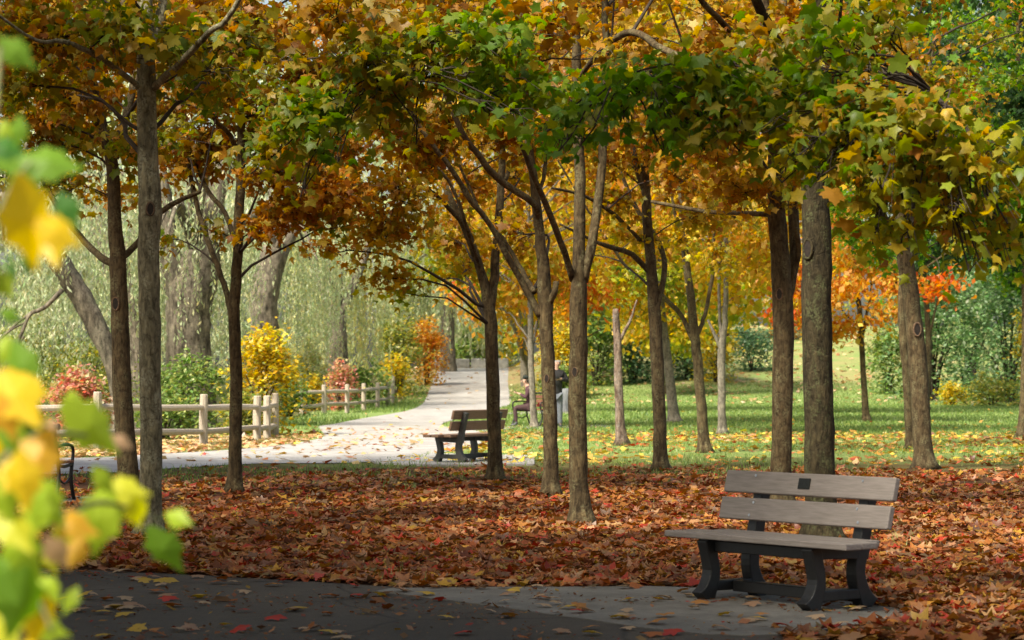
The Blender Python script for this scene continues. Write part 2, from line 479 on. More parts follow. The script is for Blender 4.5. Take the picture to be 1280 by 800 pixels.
PAL = {
    'orange': [((.46, .20, .020), 5), ((.50, .27, .026), 4), ((.40, .15, .018), 2), ((.42, .29, .03), 3), ((.22, .21, .03), 1)],
    'amber': [((.50, .29, .030), 5), ((.53, .36, .04), 4), ((.46, .20, .022), 2), ((.36, .32, .04), 3)],
    'rust': [((.38, .18, .018), 5), ((.43, .24, .024), 4), ((.30, .12, .018), 2), ((.32, .24, .03), 4), ((.20, .19, .025), 2)],
    'yellow': [((.62, .44, .04), 5), ((.56, .36, .035), 3), ((.40, .38, .05), 3), ((.55, .24, .03), 1)],
    'lime': [((.34, .36, .045), 5), ((.24, .30, .04), 4), ((.50, .42, .05), 3), ((.14, .22, .03), 2)],
    'olive': [((.31, .28, .03), 5), ((.23, .27, .028), 4), ((.42, .29, .032), 3), ((.48, .24, .03), 2), ((.15, .23, .022), 2)],
    'olive_y': [((.40, .36, .035), 5), ((.29, .33, .03), 4), ((.50, .36, .035), 3), ((.50, .25, .03), 1), ((.20, .28, .025), 2)],
    'green': [((.14, .29, .022), 5), ((.20, .33, .026), 4), ((.10, .23, .02), 2), ((.30, .35, .03), 3)],
    'green_olive': [((.14, .26, .024), 5), ((.20, .28, .028), 4), ((.30, .30, .03), 3), ((.42, .27, .03), 1)],
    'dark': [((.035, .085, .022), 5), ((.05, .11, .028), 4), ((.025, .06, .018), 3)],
    'redorange': [((.62, .17, .03), 5), ((.58, .11, .03), 4), ((.64, .26, .035), 3), ((.5, .30, .04), 1)],
    'willow': [((.40, .46, .26), 5), ((.34, .41, .22), 4), ((.48, .50, .30), 3), ((.50, .50, .22), 1)],
    'willow_y': [((.48, .50, .24), 4), ((.40, .45, .22), 4), ((.58, .52, .18), 3)],
    'shrub': [((.17, .27, .07), 5), ((.23, .33, .09), 4), ((.12, .20, .055), 3), ((.38, .40, .11), 2)],
    'shrub_y': [((.26, .30, .07), 5), ((.18, .25, .06), 4), ((.52, .44, .08), 3), ((.40, .40, .12), 2)],
    'gold': [((.68, .50, .035), 6), ((.62, .42, .03), 3), ((.45, .42, .06), 3), ((.22, .28, .05), 1)],
    'teal': [((.10, .20, .095), 5), ((.15, .26, .14), 4), ((.07, .14, .065), 3), ((.22, .32, .18), 2)],
    'viburnum': [((.17, .29, .12), 5), ((.24, .37, .19), 4), ((.11, .21, .07), 3), ((.34, .42, .22), 2)],
    'pinkred': [((.62, .25, .20), 4), ((.56, .15, .10), 2), ((.60, .38, .26), 3), ((.42, .38, .14), 4)],
    'fire': [((.68, .32, .05), 5), ((.70, .42, .07), 4), ((.62, .22, .04), 2), ((.66, .50, .10), 3)],
    'litter': [((0.312, 0.105, 0.029), 5), ((0.361, 0.145, 0.038), 5), ((0.244, 0.068, 0.022), 4), ((0.409, 0.218, 0.109), 4), ((0.350, 0.037, 0.018), 2), ((0.409, 0.227, 0.034), 2), ((0.155, 0.054, 0.024), 4), ((0.215, 0.118, 0.063), 3)],
    'litter_y': [((.60, .42, .07), 5), ((.56, .30, .06), 4), ((.50, .36, .16), 3), ((.46, .17, .05), 2), ((.42, .10, .05), 1)],
    'litter_pale': [((.56, .40, .22), 5), ((.50, .30, .14), 4), ((.60, .46, .28), 3), ((.46, .2, .09), 2)],
}
def pick(pal, n, jit=.16):
    cs = np.array([c for c, w in PAL[pal]]); w = np.array([w for c, w in PAL[pal]], float)
    i = rng.choice(len(cs), n, p=w / w.sum())
    c = cs[i] * np.exp(rng.normal(0, jit, (n, 1))) * np.exp(rng.normal(0, jit * .35, (n, 3)))
    return np.clip(c, .004, .8), i

def norm(a):
    return a / (np.linalg.norm(a, axis=-1, keepdims=True) + 1e-9)

def leaf_frames(n, droop=(.2, 1.2), spread=None):
    """tip direction and normal of hanging leaves"""
    az = rng.uniform(0, 2 * PI, n); dr = rng.uniform(*droop, n)
    t = np.stack([np.cos(az) * np.cos(dr), np.sin(az) * np.cos(dr), -np.sin(dr)], 1)
    up = np.stack([rng.normal(0, .45, n), rng.normal(0, .45, n), np.ones(n)], 1)
    nn = norm(up - (up * t).sum(1, keepdims=True) * t)
    return t, nn

def inst(tv, p, t, nn, s, curl=None):
    b = np.cross(t, nn)
    V = (b[:, None, :] * tv[None, :, 0:1] + t[:, None, :] * tv[None, :, 1:2])
    z = tv[None, :, 2:3] * (np.ones((len(p), 1, 1)) if curl is None else curl[:, None, None])
    V = V + nn[:, None, :] * z
    return (p[:, None, :] + V * s[:, None, None]).reshape(-1, 3)

# single leaves share these meshes: palette entry x colour
_leaf_meshes = {}
def leaf_mesh(key, c, mat, tv=RICH_V, tf=RICH_F):
    k = (key, tuple(round(float(x), 3) for x in c))
    if k not in _leaf_meshes:
        me = bpy.data.meshes.new('leaf')
        v = tv.copy(); v[:, 2] *= 1.3
        me.from_pydata(v.tolist(), [], tf)
        a = me.attributes.new('tint', 'FLOAT_COLOR', 'POINT')
        a.data.foreach_set('color', np.tile(np.array([*c, 1.0], np.float32), len(v)))
        me.materials.append(mat); me.update()
        _leaf_meshes[k] = me
    return _leaf_meshes[k]

def place_leaf(name, me, p, t, n, s, parent=None):
    o = link(name, me, parent)
    b = np.cross(t, n)
    o.matrix_local = Matrix(((b[0] * s, t[0] * s, n[0] * s, p[0]), (b[1] * s, t[1] * s, n[1] * s, p[1]), (b[2] * s, t[2] * s, n[2] * s, p[2]), (0, 0, 0, 1)))
    return o

# ------------------------------------------------------------------ trees
def catmull(p, n):
    p = np.asarray(p, float); out = []
    for q in np.linspace(0, len(p) - 1, n):
        i = int(min(q, len(p) - 2)); u = q - i
        p0, p1, p2, p3 = p[max(i - 1, 0)], p[i], p[i + 1], p[min(i + 2, len(p) - 1)]
        out.append(.5 * (2 * p1 + (p2 - p0) * u + (2 * p0 - 5 * p1 + 4 * p2 - p3) * u * u + (3 * p1 - p0 - 3 * p2 + p3) * u ** 3))
    return np.array(out)

def px_of(p):
    return 640 + F * p[..., 0] / p[..., 1], HZ - F * (p[..., 2] - EYE) / p[..., 1]

def tree(label, base, stems, sprays, crown=None, bark='bark', name='maple_tree', cat='tree', group='maples of the grove',
         knots=(), singles=0, leaf_size=.104, simple=False, flat=1.0, back=0.0, fringe=0, dens=1.42, leafmat='leaf', top=7.5, twig_r=.006, trunk_seg=14, rough=.05):
    """base: photo pixel of the foot (or world x, y when given as ('w', x, y)).
    stems: [[(px, py, width_px, dz), ...], ...] first is the trunk, traced in the photo at the depth of the foot plus dz metres.
    sprays: [(px, py, depth, rx_px, ry_px, palette, leaves)]; crown: (centre height, radius, half height, palette, clumps, leaves per clump)"""
    if base[0] == 'w':
        b0 = np.array([base[1], base[2], gz(base[1], base[2])]); Z = b0[1]
    else:
        b0 = G(*base); Z = b0[1]
    root = thing(name, label, cat, tuple(b0), 0, group)
    kpx = Z / F
    seedn = int(abs(b0[0] * 97 + b0[1] * 31))
    allstem = []
    for si, st in enumerate(stems):
        pts = np.array([P(a[0], a[1], Z + a[3]) for a in st]); w = np.array([a[2] * (Z + a[3]) / F / 2 for a in st])
        if si == 0:
            pts = np.vstack([[b0[0], b0[1], b0[2] - .08], pts]) if pts[0][2] > b0[2] + .05 else pts
            if len(w) < len(pts): w = np.concatenate([[w[0]], w])
        # carry the stem on above the frame
        if pts[-1][2] > 3.4 and pts[-1][2] < top and abs(st[-1][3]) < 1.3:
            d = pts[-1] - pts[-2]; d = d / np.linalg.norm(d); d = norm(d + np.array([0, 0, .5]))
            k = (top - pts[-1][2])
            pts = np.vstack([pts, pts[-1] + d * k * .5, pts[-1] + d * k + np.array([.15, .1, 0])]); w = np.concatenate([w, [w[-1] * .6, .01]])
        n = max(8, int(np.linalg.norm(np.diff(pts, axis=0), axis=1).sum() / .16)); n = min(n, 46)
        q = catmull(pts, n); r = np.interp(np.linspace(0, len(w) - 1, n), np.arange(len(w)), w)
        if si == 0:      # root flare
            hh = q[:, 2] - b0[2]
            r = r * (1 + .75 * np.exp(-np.clip(hh, 0, None) / .11))
        q[:, :2] += rng.normal(0, .004, (n, 2)) * (np.arange(n) > 1)[:, None]
        mb = MB(); mb.tube(q, r, trunk_seg if si == 0 else 10, rough, True, 0, seedn + si)
        mb.build('trunk' if si == 0 else 'limb', M[bark], root, True, b0)
        allstem.append((q, r))
    SP = np.vstack([q for q, r in allstem]); SR = np.concatenate([r for q, r in allstem])
    ok = SP[:, 2] > b0[2] + min(1.9, .45 * (SP[:, 2].max() - b0[2]))
    if ok.any(): SP, SR = SP[ok], SR[ok]
    # list of clumps: centre, radii, palette, leaves
    cl = []
    if fringe:      # small sprigs hanging below the big sprays
        sprays = list(sprays) + [(px + rng.uniform(-1, 1) * rx, py + ry * rng.uniform(.8, 1.9), dep + rng.uniform(-.4, .4), rx * rng.uniform(.16, .34), ry * rng.uniform(.18, .34), pal, int(rng.integers(8, 22)))
                                 for (px, py, dep, rx, ry, pal, n) in sprays for _ in range(fringe)]
    for (px, py, dep, rx, ry, pal, n) in sprays:
        dep += back; k = dep / F
        cl.append((P(px, py, dep), np.array([rx * k, max(.35, min(rx * k * .9, 1.1)) * (1.5 if flat < 1 else 1), ry * k * flat]), pal, n))
    if crown:
        ch, cr, chh, pal, ncl, nl = crown
        tops = SP[SP[:, 2].argmax()]
        ctr = np.array([.5 * (b0[0] + tops[0]), .5 * (b0[1] + tops[1]), b0[2] + ch])
        for i in range(ncl):
            zz = rng.uniform(-1, 1); rr = math.sqrt(max(0, 1 - zz * zz)) * (rng.uniform(.25, 1.0) ** .6) * (1.0 if zz > 0 else .85 + .15 * (1 + zz))
            an = i * 2.39996 + rng.uniform(-.4, .4)
            c = ctr + np.array([rr * cr * math.cos(an), rr * cr * math.sin(an), zz * chh])
            p2 = pal if isinstance(pal, str) else pal[int(rng.choice(len(pal)))]
            rad = rng.uniform(.55, .95) * (cr / 2.4) ** .5
            cl.append((c, np.array([rad, rad, rad * .42]), p2, nl))
    cl = [(c, r, p_, int(n * (dens if not simple else 1.1))) for c, r, p_, n in cl]
    tw = MB(); LP = []; LC = []; LI = []; LK = []
    for ci, (c, rad, pal, n) in enumerate(cl):
        d = np.linalg.norm(SP[:, :2] - c[:2], axis=1) * .8 + np.abs(SP[:, 2] - (c[2] - .35 * np.linalg.norm(SP[:, :2] - c[:2], axis=1)))
        j = int(d.argmin()); s = SP[j]; L = np.linalg.norm(c - s)
        if L > .15:
            mid = (s + c) / 2 + np.array([rng.normal(0, .06 * L), rng.normal(0, .06 * L), .10 * L])
            br = catmull([s, mid, c], max(5, min(12, int(L / .25))))
            br[1:-1] += rng.normal(0, .015 * min(L, 2), (len(br) - 2, 3))
            r0 = min(SR[j] * .7, .007 + .009 * L)
            tw.tube(br, np.linspace(r0, twig_r, len(br)), 5, 0, False)
        else:
            br = np.array([s, c])
        nt_ = max(4, int(n / 13))
        e = norm(rng.normal(size=(nt_, 3))) * (rng.uniform(.25, 1, (nt_, 1)) ** .5) * rad
        ends = c + e
        per = max(1, int(round(n / nt_)))
        bs = br[int(len(br) * .55):]
        for k in range(nt_):
            a = bs[int(rng.integers(len(bs)))] if len(bs) else c
            a = a * .6 + c * .4
            en = ends[k]; m2 = (a + en) / 2 + np.array([0, 0, .06])
            if not simple:
                tw.tube(np.array([a, m2, en]), [twig_r, twig_r * .7, twig_r * .35], 3, 0, False)
            u = rng.uniform(.25, 1.08, (per, 1))
            pp = a * (1 - u) + en * u + np.array([0, 0, .2]) * u * (1 - u) + rng.normal(0, 1, (per, 3)) * np.array([.125, .125, .085]) * (leaf_size / .105) * (1.0 if not simple else 1.7)
            cc, ii = pick(pal, per)
            LP.append(pp); LC.append(cc); LI.append(ii); LK += [pal] * per
    if tw.n:
        o = tw.build('twigs', M['twig'] if bark != 'bark_pale' else M[bark], root, True, b0); tag(o, kind='stuff')
    if LP:
        LP = np.vstack(LP); LC = np.vstack(LC); LI = np.concatenate(LI); LK = np.array(LK)
        n = len(LP)
        S = leaf_size * np.clip(np.exp(rng.normal(0, .25, n)), .5, 1.6)
        x, y = px_of(LP)
        above = (y < -70) | (x < -120) | (x > 1400)
        keep = ~above | (rng.uniform(size=n) < .42)
        S = np.where(above, S * 1.45, S)
        LP, LC, LI, LK, S, above = LP[keep], LC[keep], LI[keep], LK[keep], S[keep], above[keep]
        n = len(LP)
        t, nn = leaf_frames(n)
        single = np.zeros(n, bool)
        if singles:
            vis = np.where(~above)[0]
            order = vis[np.argsort(LP[vis, 1] / S[vis])][:singles]
            single[order] = True
            for i in order:
                cpal = PAL[LK[i]][LI[i]][0]
                me = leaf_mesh('m', cpal, M[leafmat])
                place_leaf('leaf', me, LP[i] - b0, t[i], nn[i], S[i], root)
        R = ~single
        tv, tf = (QUAD_V, QUAD_F) if simple else (LEAF_V, LEAF_F)
        V = inst(tv, LP[R], t[R], nn[R], S[R] * (1.25 if simple else 1), rng.uniform(-1.5, 5.5, R.sum()))
        o = poly_mesh(tv, tf, int(R.sum()), V, LC[R], 'foliage', M[leafmat], root, False, b0)
        tag(o, kind='stuff')
    for (px, py, w, dzf) in knots:
        # an old branch scar: a ring of callus round a dark hollow, on the side of the trunk facing us
        kk = np.argmin([np.min(np.linalg.norm(np.stack(px_of(q), 1) - np.array([px, py]), axis=1)) for q, r in allstem])
        q, r = allstem[kk]; j = int(np.argmin(np.linalg.norm(np.stack(px_of(q), 1) - np.array([px, py]), axis=1)))
        off = np.clip((P(px, 0, q[j][1])[0] - q[j][0]) / r[j], -.9, .9)
        ang = math.asin(off); ctr = q[j] + np.array([math.sin(ang) * r[j], -math.cos(ang) * r[j], 0]); ctr[2] = P(px, py, q[j][1])[2]
        wr = w * Z / F / 2
        kb = MB(); th = np.linspace(0, 2 * PI, 17)
        ax = np.array([math.cos(ang), math.sin(ang), 0]); nx = np.array([math.sin(ang), -math.cos(ang), 0])
        ring = np.array([ctr + ax * wr * .72 * math.cos(a) + np.array([0, 0, 1.25]) * wr * math.sin(a) - nx * .004 for a in th])
        kb.tube(ring, wr * .2, 8, .12, False, 0)
        dsk = np.array([ctr + ax * wr * .7 * math.cos(a) + np.array([0, 0, 1.2]) * wr * math.sin(a) + nx * .003 for a in th[:-1]])
        kb.add(dsk, [tuple(range(15, -1, -1))], 1)
        kb.build('knot', [M['scar'] if bark != 'bark_moss' else M[bark], M['scar_dark']], root, True, b0)
    return root

OR, AM, RU = 'orange', 'amber', 'rust'

def shade_maple(label, x, y, H=11.0, cr=4.2, n=11500):
    """a tall maple added outside the frame to cast shade into it"""
    b0 = np.array([x, y, gz(x, y)])
    o = thing('maple_tree', label, 'tree', tuple(b0), 0, 'tall maples added for shade round the camera')
    mb = MB(); q = catmull([b0 - [0, 0, .1], b0 + [.05, 0, 2], b0 + [-.05, .1, 4.6], b0 + [.1, .1, H * .75], b0 + [.1, 0, H]], 26)
    mb.tube(q, np.interp(np.linspace(0, 1, 26), [0, .06, 1], [.24, .17, .02]), 14, .05); mb.build('trunk', M['bark'], o, True, b0)
    LP = []
    for i in range(46):
        a = i * 2.39996; zz = rng.uniform(-1, 1); rr = math.sqrt(1 - zz * zz) * rng.uniform(.3, 1) ** .6
        c = b0 + np.array([rr * cr * math.cos(a), rr * cr * math.sin(a), H * .70 + zz * H * .27])
        s_ = q[int(np.clip((c[2] - b0[2] - rr * cr * .4) / H, .38, .95) * 25)]
        if i % 2 == 0:
            mb = MB(); mb.tube(catmull([s_, (s_ + c) / 2 + [0, 0, .25], c], 8), np.linspace(.05, .01, 8), 7, .05, False); mb.build('limb', M['bark'], o, True, b0)
        m = n // 46
        LP.append(c + rng.normal(0, 1, (m, 3)) * np.array([.62, .62, .28]))
    LP = np.vstack(LP); m = len(LP); t, nn = leaf_frames(m); C, _ = pick('olive', m)
    V = inst(QUAD_V, LP, t, nn, .27 * rng.uniform(.7, 1.25, m), rng.uniform(-.6, 3, m))
    tag(poly_mesh(QUAD_V, QUAD_F, m, V, C, 'foliage', M['leaf'], o, False, b0), kind='stuff')
    return o

# T1: stout greenish-grey trunk on the left
tree('stout grey-green maple trunk leftmost of the grove, dividing high under the leaves', (187, 671),
     [[(187, 671, 30, 0), (188, 600, 28, 0), (189, 500, 27, 0), (188, 400, 27, 0), (186, 300, 27, 0), (188, 262, 30, 0), (185, 200, 26, 0), (183, 110, 24, 0), (182, 60, 23, 0), (181, 0, 20, .1)],
      [(190, 112, 11, 0), (222, 82, 9, -.4), (262, 40, 8, -.8), (292, 12, 7, -1.0)],
      [(178, 112, 8, 0), (130, 75, 7, -.4), (80, 52, 6, -.7), (30, 42, 4, -1.0)],
      [(186, 55, 16, 0), (200, 20, 13, .2), (206, -20, 11, .4)]],
     [(60, 40, 22.5, 85, 45, 'olive_y', 300), (140, 45, 23, 70, 45, 'olive', 220), (240, 50, 22.5, 70, 40, 'olive', 200), (20, 110, 22.8, 60, 40, 'olive_y', 200), (300, 60, 22.5, 70, 45, 'olive', 240), (80, 120, 24, 70, 35, RU, 160), (270, 110, 24, 50, 30, 'green_olive', 120)],
     (6.2, 2.5, 1.9, ['olive', RU, OR], 22, 150), bark='bark_grey', back=2.2, singles=300, knots=((190, 262, 13, 0),))
# T2
tree('brown maple with an oval branch scar, forking low just beside the grey-green trunk', (163, 628),
     [[(163, 628, 27, 0), (158, 560, 25, 0), (152, 470, 24, 0), (149, 380, 22, 0), (147, 325, 21, 0), (143, 270, 17, 0), (140, 205, 16, 0), (126, 150, 14, 0), (114, 90, 11, -.3), (100, 0, 9, -.6)],
      [(141, 330, 10, 0), (122, 318, 9, .3), (96, 290, 8, .8), (70, 255, 7, 1.3), (40, 200, 6, 1.8)],
      [(152, 322, 9, 0), (170, 306, 8, .5), (205, 262, 7, 1.0), (250, 240, 5, 1.6)],
      [(144, 196, 12, 0), (156, 150, 11, .2), (166, 110, 10, .3), (172, 80, 9, .5)],
      [(122, 155, 8, 0), (95, 125, 7, -.4), (60, 108, 5, -.9), (20, 96, 4, -1.4)],
      [(124, 75, 8, -.3), (150, 20, 8, -.2), (158, -20, 7, -.1)]],
     [(60, 180, 29, 70, 45, 'olive', 240), (20, 150, 28.5, 60, 45, RU, 220), (110, 170, 30.5, 60, 40, RU, 200), (90, 110, 29, 60, 40, OR, 180), (70, 235, 30, 55, 35, 'olive', 150), (215, 150, 32, 45, 45, RU, 180), (225, 200, 32, 40, 35, OR, 150), (20, 215, 31, 40, 40, 'olive', 140), (150, 250, 32, 60, 25, RU, 100)],
     (6.3, 2.6, 2.2, [RU, OR, 'olive'], 22, 150), singles=300, back=1.8, knots=((146, 380, 13, 0),))
# T3
tree('slender brown maple with a thin limb rising to its left, standing alone near the path', (293, 617),
     [[(293, 617, 18, 0), (294, 560, 16, 0), (295, 470, 15.5, 0), (293, 395, 15, 0), (296, 330, 13, 0), (299, 260, 12, 0), (301, 200, 11, 0), (301, 120, 10, 0), (298, 60, 8, 0), (300, 0, 7, 0)],
      [(289, 392, 8, 0), (278, 350, 7, .2), (258, 295, 7, .5), (240, 228, 6, .8)],
      [(295, 300, 7, 0), (278, 262, 6, .3), (254, 228, 6, .6), (232, 150, 5, 1.0)],
      [(297, 190, 7, 0), (285, 165, 6, -.2), (262, 140, 5, -.5)],
      [(302, 110, 6, 0), (285, 80, 5, .4), (270, 60, 4, .7)]],
     [(378, 265, 31.5, 78, 38, OR, 300), (330, 285, 31.8, 40, 28, OR, 130), (420, 235, 31, 60, 35, OR, 200), (350, 215, 31, 70, 45, RU, 260), (270, 180, 33, 50, 40, RU, 180), (285, 120, 32.5, 60, 45, RU, 220), (360, 140, 31, 70, 50, 'olive', 240), (245, 110, 33, 45, 40, OR, 160), (208, 300, 33.5, 26, 25, 'olive_y', 30), (265, 290, 32, 14, 22, 'olive', 26), (330, 60, 31, 70, 45, RU, 200), (240, 200, 33, 60, 45, RU, 180), (330, 165, 33, 60, 40, OR, 180), (400, 200, 32, 60, 40, OR, 180), (418, 285, 31.5, 30, 22, 'olive', 40)],
     (6.5, 2.7, 2.1, [OR, RU], 20, 150), singles=200)
# T4
tree('brown maple beside the second bench, forking like a Y above head height', (619, 602),
     [[(619, 602, 19, 0), (618, 540, 17, 0), (615, 450, 16.5, 0), (612, 390, 16, 0), (601, 340, 11, 0), (584, 290, 10, 0), (566, 255, 9, .2), (540, 195, 7, .5), (515, 140, 5, .8)],
      [(613, 385, 12, 0), (619, 330, 11, 0), (625, 250, 10, 0), (628, 170, 8, 0), (622, 80, 7, .2)],
      [(584, 285, 6, 0), (540, 240, 5, -.5), (495, 215, 4, -1.0), (440, 205, 3, -1.5)],
      [(600, 335, 5, 0), (585, 290, 5, -.8), (560, 225, 4, -1.2), (500, 170, 4, -1.6)],
      [(625, 240, 6, 0), (645, 190, 5, .4), (660, 130, 4, .8)]],
     [(482, 300, 34.5, 68, 40, AM, 300), (470, 345, 35, 50, 18, 'amber', 90), (500, 250, 34, 70, 40, AM, 260), (440, 190, 34, 70, 45, OR, 240), (540, 210, 35, 60, 45, AM, 240), (560, 300, 37, 50, 35, AM, 150), (590, 240, 37, 45, 45, OR, 170), (520, 160, 35, 60, 45, OR, 220), (640, 220, 37, 50, 40, AM, 180), (500, 365, 35.5, 28, 14, 'olive_y', 40), (430, 250, 34.5, 60, 40, OR, 200), (400, 310, 35, 50, 14, OR, 60), (590, 330, 38, 40, 26, AM, 110), (545, 345, 38, 30, 18, 'olive_y', 70), (600, 180, 36, 60, 40, AM, 180)],
     (6.6, 2.6, 2.0, [OR, AM], 18, 140), singles=120)
# T5
tree('brown maple hiding the standing man, a long limb leaning out to the left', (689, 620),
     [[(689, 620, 20, 0), (688, 560, 18, 0), (686, 480, 17.5, 0), (683, 405, 17, 0), (681, 370, 19, 0), (675, 300, 13, 0), (668, 230, 11, 0), (659, 165, 9, 0), (655, 80, 8, 0)],
      [(676, 395, 10, 0), (655, 358, 8, 0), (633, 318, 8, -.2), (612, 280, 7, -.4), (588, 250, 7, -.6), (560, 205, 6, -.9), (520, 150, 5, -1.2)],
      [(668, 365, 7, 0), (652, 338, 6, .3), (630, 300, 5, .6), (600, 262, 4, 1.0)],
      [(686, 380, 9, 0), (693, 365, 8, -.1), (695, 352, 7, -.1)],
      [(672, 275, 8, 0), (668, 255, 8, -.2), (625, 225, 9, -.5), (595, 190, 8, -.8), (570, 150, 7, -1.1)],
      [(668, 262, 5, 0), (680, 215, 5, .2), (685, 140, 4, .4)]],
     [(560, 165, 30, 60, 45, RU, 220), (630, 160, 31, 60, 45, OR, 220), (690, 190, 32, 50, 45, AM, 200), (600, 110, 30.5, 70, 50, 'olive', 240), (640, 290, 33, 30, 35, AM, 110), (480, 150, 29.5, 60, 45, 'olive', 200), (530, 190, 30, 50, 35, OR, 160), (650, 60, 31, 70, 45, RU, 200)],
     (6.3, 2.5, 2.0, [OR, AM, RU], 18, 150), singles=200, back=1.6, knots=((683, 473, 8, 0),))
# T6
tree('tallest middle maple with three upright limbs and a curved flaring foot', (727, 657),
     [[(727, 657, 27, 0), (723, 600, 23, 0), (722, 520, 22, 0), (723, 430, 22, 0), (723, 370, 22, 0), (724, 320, 16, 0), (725, 250, 14, 0), (724, 170, 13, 0), (721, 80, 12, 0), (720, 0, 10, 0)],
      [(728, 352, 14, 0), (741, 300, 12, 0), (750, 230, 11, .1), (756, 150, 10, .2), (757, 60, 9, .3), (756, 0, 8, .3)],
      [(716, 350, 9, 0), (706, 315, 8, -.2), (688, 270, 8, -.5), (665, 215, 7, -.9), (640, 150, 5, -1.4)],
      [(722, 100, 6, 0), (755, 60, 8, -.8), (790, 40, 9, -1.6), (830, 62, 9, -2.2), (862, 75, 8, -2.6)],
      [(722, 128, 6, 0), (690, 122, 5, -1.5), (640, 112, 5, -2.6), (560, 104, 4, -3.8), (470, 96, 3, -4.6)]],
     [(620, 55, 21, 95, 38, 'green_olive', 300), (530, 50, 21.5, 80, 38, 'olive', 280), (455, 80, 21, 75, 40, 'olive', 280), (395, 150, 21, 60, 38, 'green_olive', 240), (350, 185, 21.5, 45, 35, 'olive', 170), (470, 130, 21.5, 60, 30, 'olive', 200), (700, 115, 21, 70, 26, 'green_olive', 180), (560, 110, 22, 60, 30, 'olive', 160), (420, 20, 21, 90, 35, 'rust', 260), (690, 30, 22, 70, 35, 'rust', 220), (620, 125, 21.5, 45, 20, 'green', 100), (580, 10, 22, 90, 25, 'rust', 200)],
     (6.6, 2.4, 2.0, [OR, 'olive', RU], 20, 150), singles=300, knots=((718, 465, 9, 0),), dens=.9, fringe=3, flat=.8)
# T8
tree('dark ridged maple in the middle distance with a limb sweeping low to the left', (826, 588),
     [[(826, 588, 18, 0), (824, 520, 16, 0), (821, 440, 16.5, 0), (818, 390, 16, 0), (813, 320, 13, 0), (808, 260, 12, 0), (806, 190, 10, 0), (806, 100, 8, 0)],
      [(818, 395, 8, 0), (829, 350, 7, 0), (828, 315, 7, .2), (812, 285, 7, .4), (800, 270, 6, .6)],
      [(811, 340, 7, 0), (790, 318, 7, -.2), (760, 308, 6, -.6), (740, 300, 4, -1.0), (700, 280, 3, -1.5)],
      [(806, 240, 8, 0), (795, 205, 8, 0), (788, 170, 7, .3), (770, 110, 6, .6)],
      [(800, 300, 5, 0), (770, 270, 5, -.8), (730, 245, 4, -1.4), (690, 235, 3, -2.0)]],
     [(760, 250, 39, 50, 40, AM, 190), (790, 300, 40, 45, 32, 'yellow', 120), (860, 220, 38.5, 55, 45, OR, 220), (740, 200, 39, 50, 40, OR, 180), (830, 160, 39, 60, 45, OR, 210), (880, 270, 40, 50, 35, AM, 160), (770, 130, 39, 55, 45, RU, 190), (730, 320, 41, 30, 25, 'amber', 60)],
     (6.8, 2.8, 2.1, [OR, AM, RU], 16, 140), singles=60)
# T10
tree('slim dark maple behind the grove forking into three thin curving limbs', (881, 566),
     [[(881, 566, 15, 0), (877, 510, 13, 0), (872, 450, 12.5, 0), (868, 415, 12, 0), (862, 360, 10, 0), (857, 320, 9, 0), (853, 270, 8, 0), (848, 200, 6, 0)],
      [(866, 425, 7, 0), (852, 395, 6, 0), (833, 375, 6, -.2), (812, 355, 5, -.4), (780, 330, 4, -.8)],
      [(871, 420, 6, 0), (882, 390, 5, 0), (891, 340, 5, .2), (892, 300, 4, .4)],
      [(858, 325, 6, 0), (850, 290, 5, -.2), (843, 262, 4, -.4)]],
     [(850, 300, 47, 45, 38, 'yellow', 170), (900, 330, 48, 42, 35, 'yellow', 150), (810, 290, 47, 45, 35, AM, 150), (870, 240, 48, 55, 40, AM, 190), (920, 270, 48, 50, 40, AM, 180), (840, 345, 47, 35, 25, 'lime', 90), (790, 350, 47, 40, 26, 'lime', 90), (930, 220, 48, 50, 40, OR, 170)],
     (6.9, 3.0, 2.3, [AM, OR, 'yellow'], 16, 130), singles=0)
# T12
tree('smooth tan maple directly behind the near bench, a thinner stem pressed against it', (977, 636),
     [[(977, 636, 29, 0), (976, 600, 27, 0), (978, 500, 26, 0), (979, 400, 26, 0), (976, 340, 24, 0), (971, 260, 23, 0), (970, 210, 20, 0), (964, 120, 17, 0), (960, 50, 15, 0), (955, 0, 12, 0)],
      [(985, 372, 11, .1), (993, 330, 13, .2), (992, 270, 14, .3), (988, 220, 13, .4), (985, 150, 11, .5)],
      [(988, 350, 6, .1), (998, 320, 7, .1), (996, 285, 6, 0)],
      [(965, 268, 7, 0), (920, 266, 6, .5), (880, 264, 5, 1.2), (815, 252, 4, 2.0)],
      [(968, 225, 6, 0), (945, 195, 6, -.3), (915, 175, 5, -.6), (880, 120, 4, -1.0)],
      [(958, 85, 8, 0), (930, 55, 8, -.4), (900, 25, 8, -.8), (870, -10, 7, -1.1)]],
     [(900, 190, 28, 60, 40, AM, 210), (930, 240, 28.5, 55, 35, AM, 170), (860, 130, 28, 60, 45, OR, 210), (900, 70, 28, 60, 45, OR, 210), (955, 110, 28, 40, 45, OR, 130), (995, 255, 28.6, 16, 40, 'amber', 40), (1050, 60, 28, 60, 50, AM, 190), (1080, 120, 28, 60, 40, 'amber', 180), (1000, 30, 28, 60, 40, OR, 170)],
     (6.4, 2.5, 2.0, [OR, AM], 20, 150), singles=200, knots=((973, 368, 11, 0),))
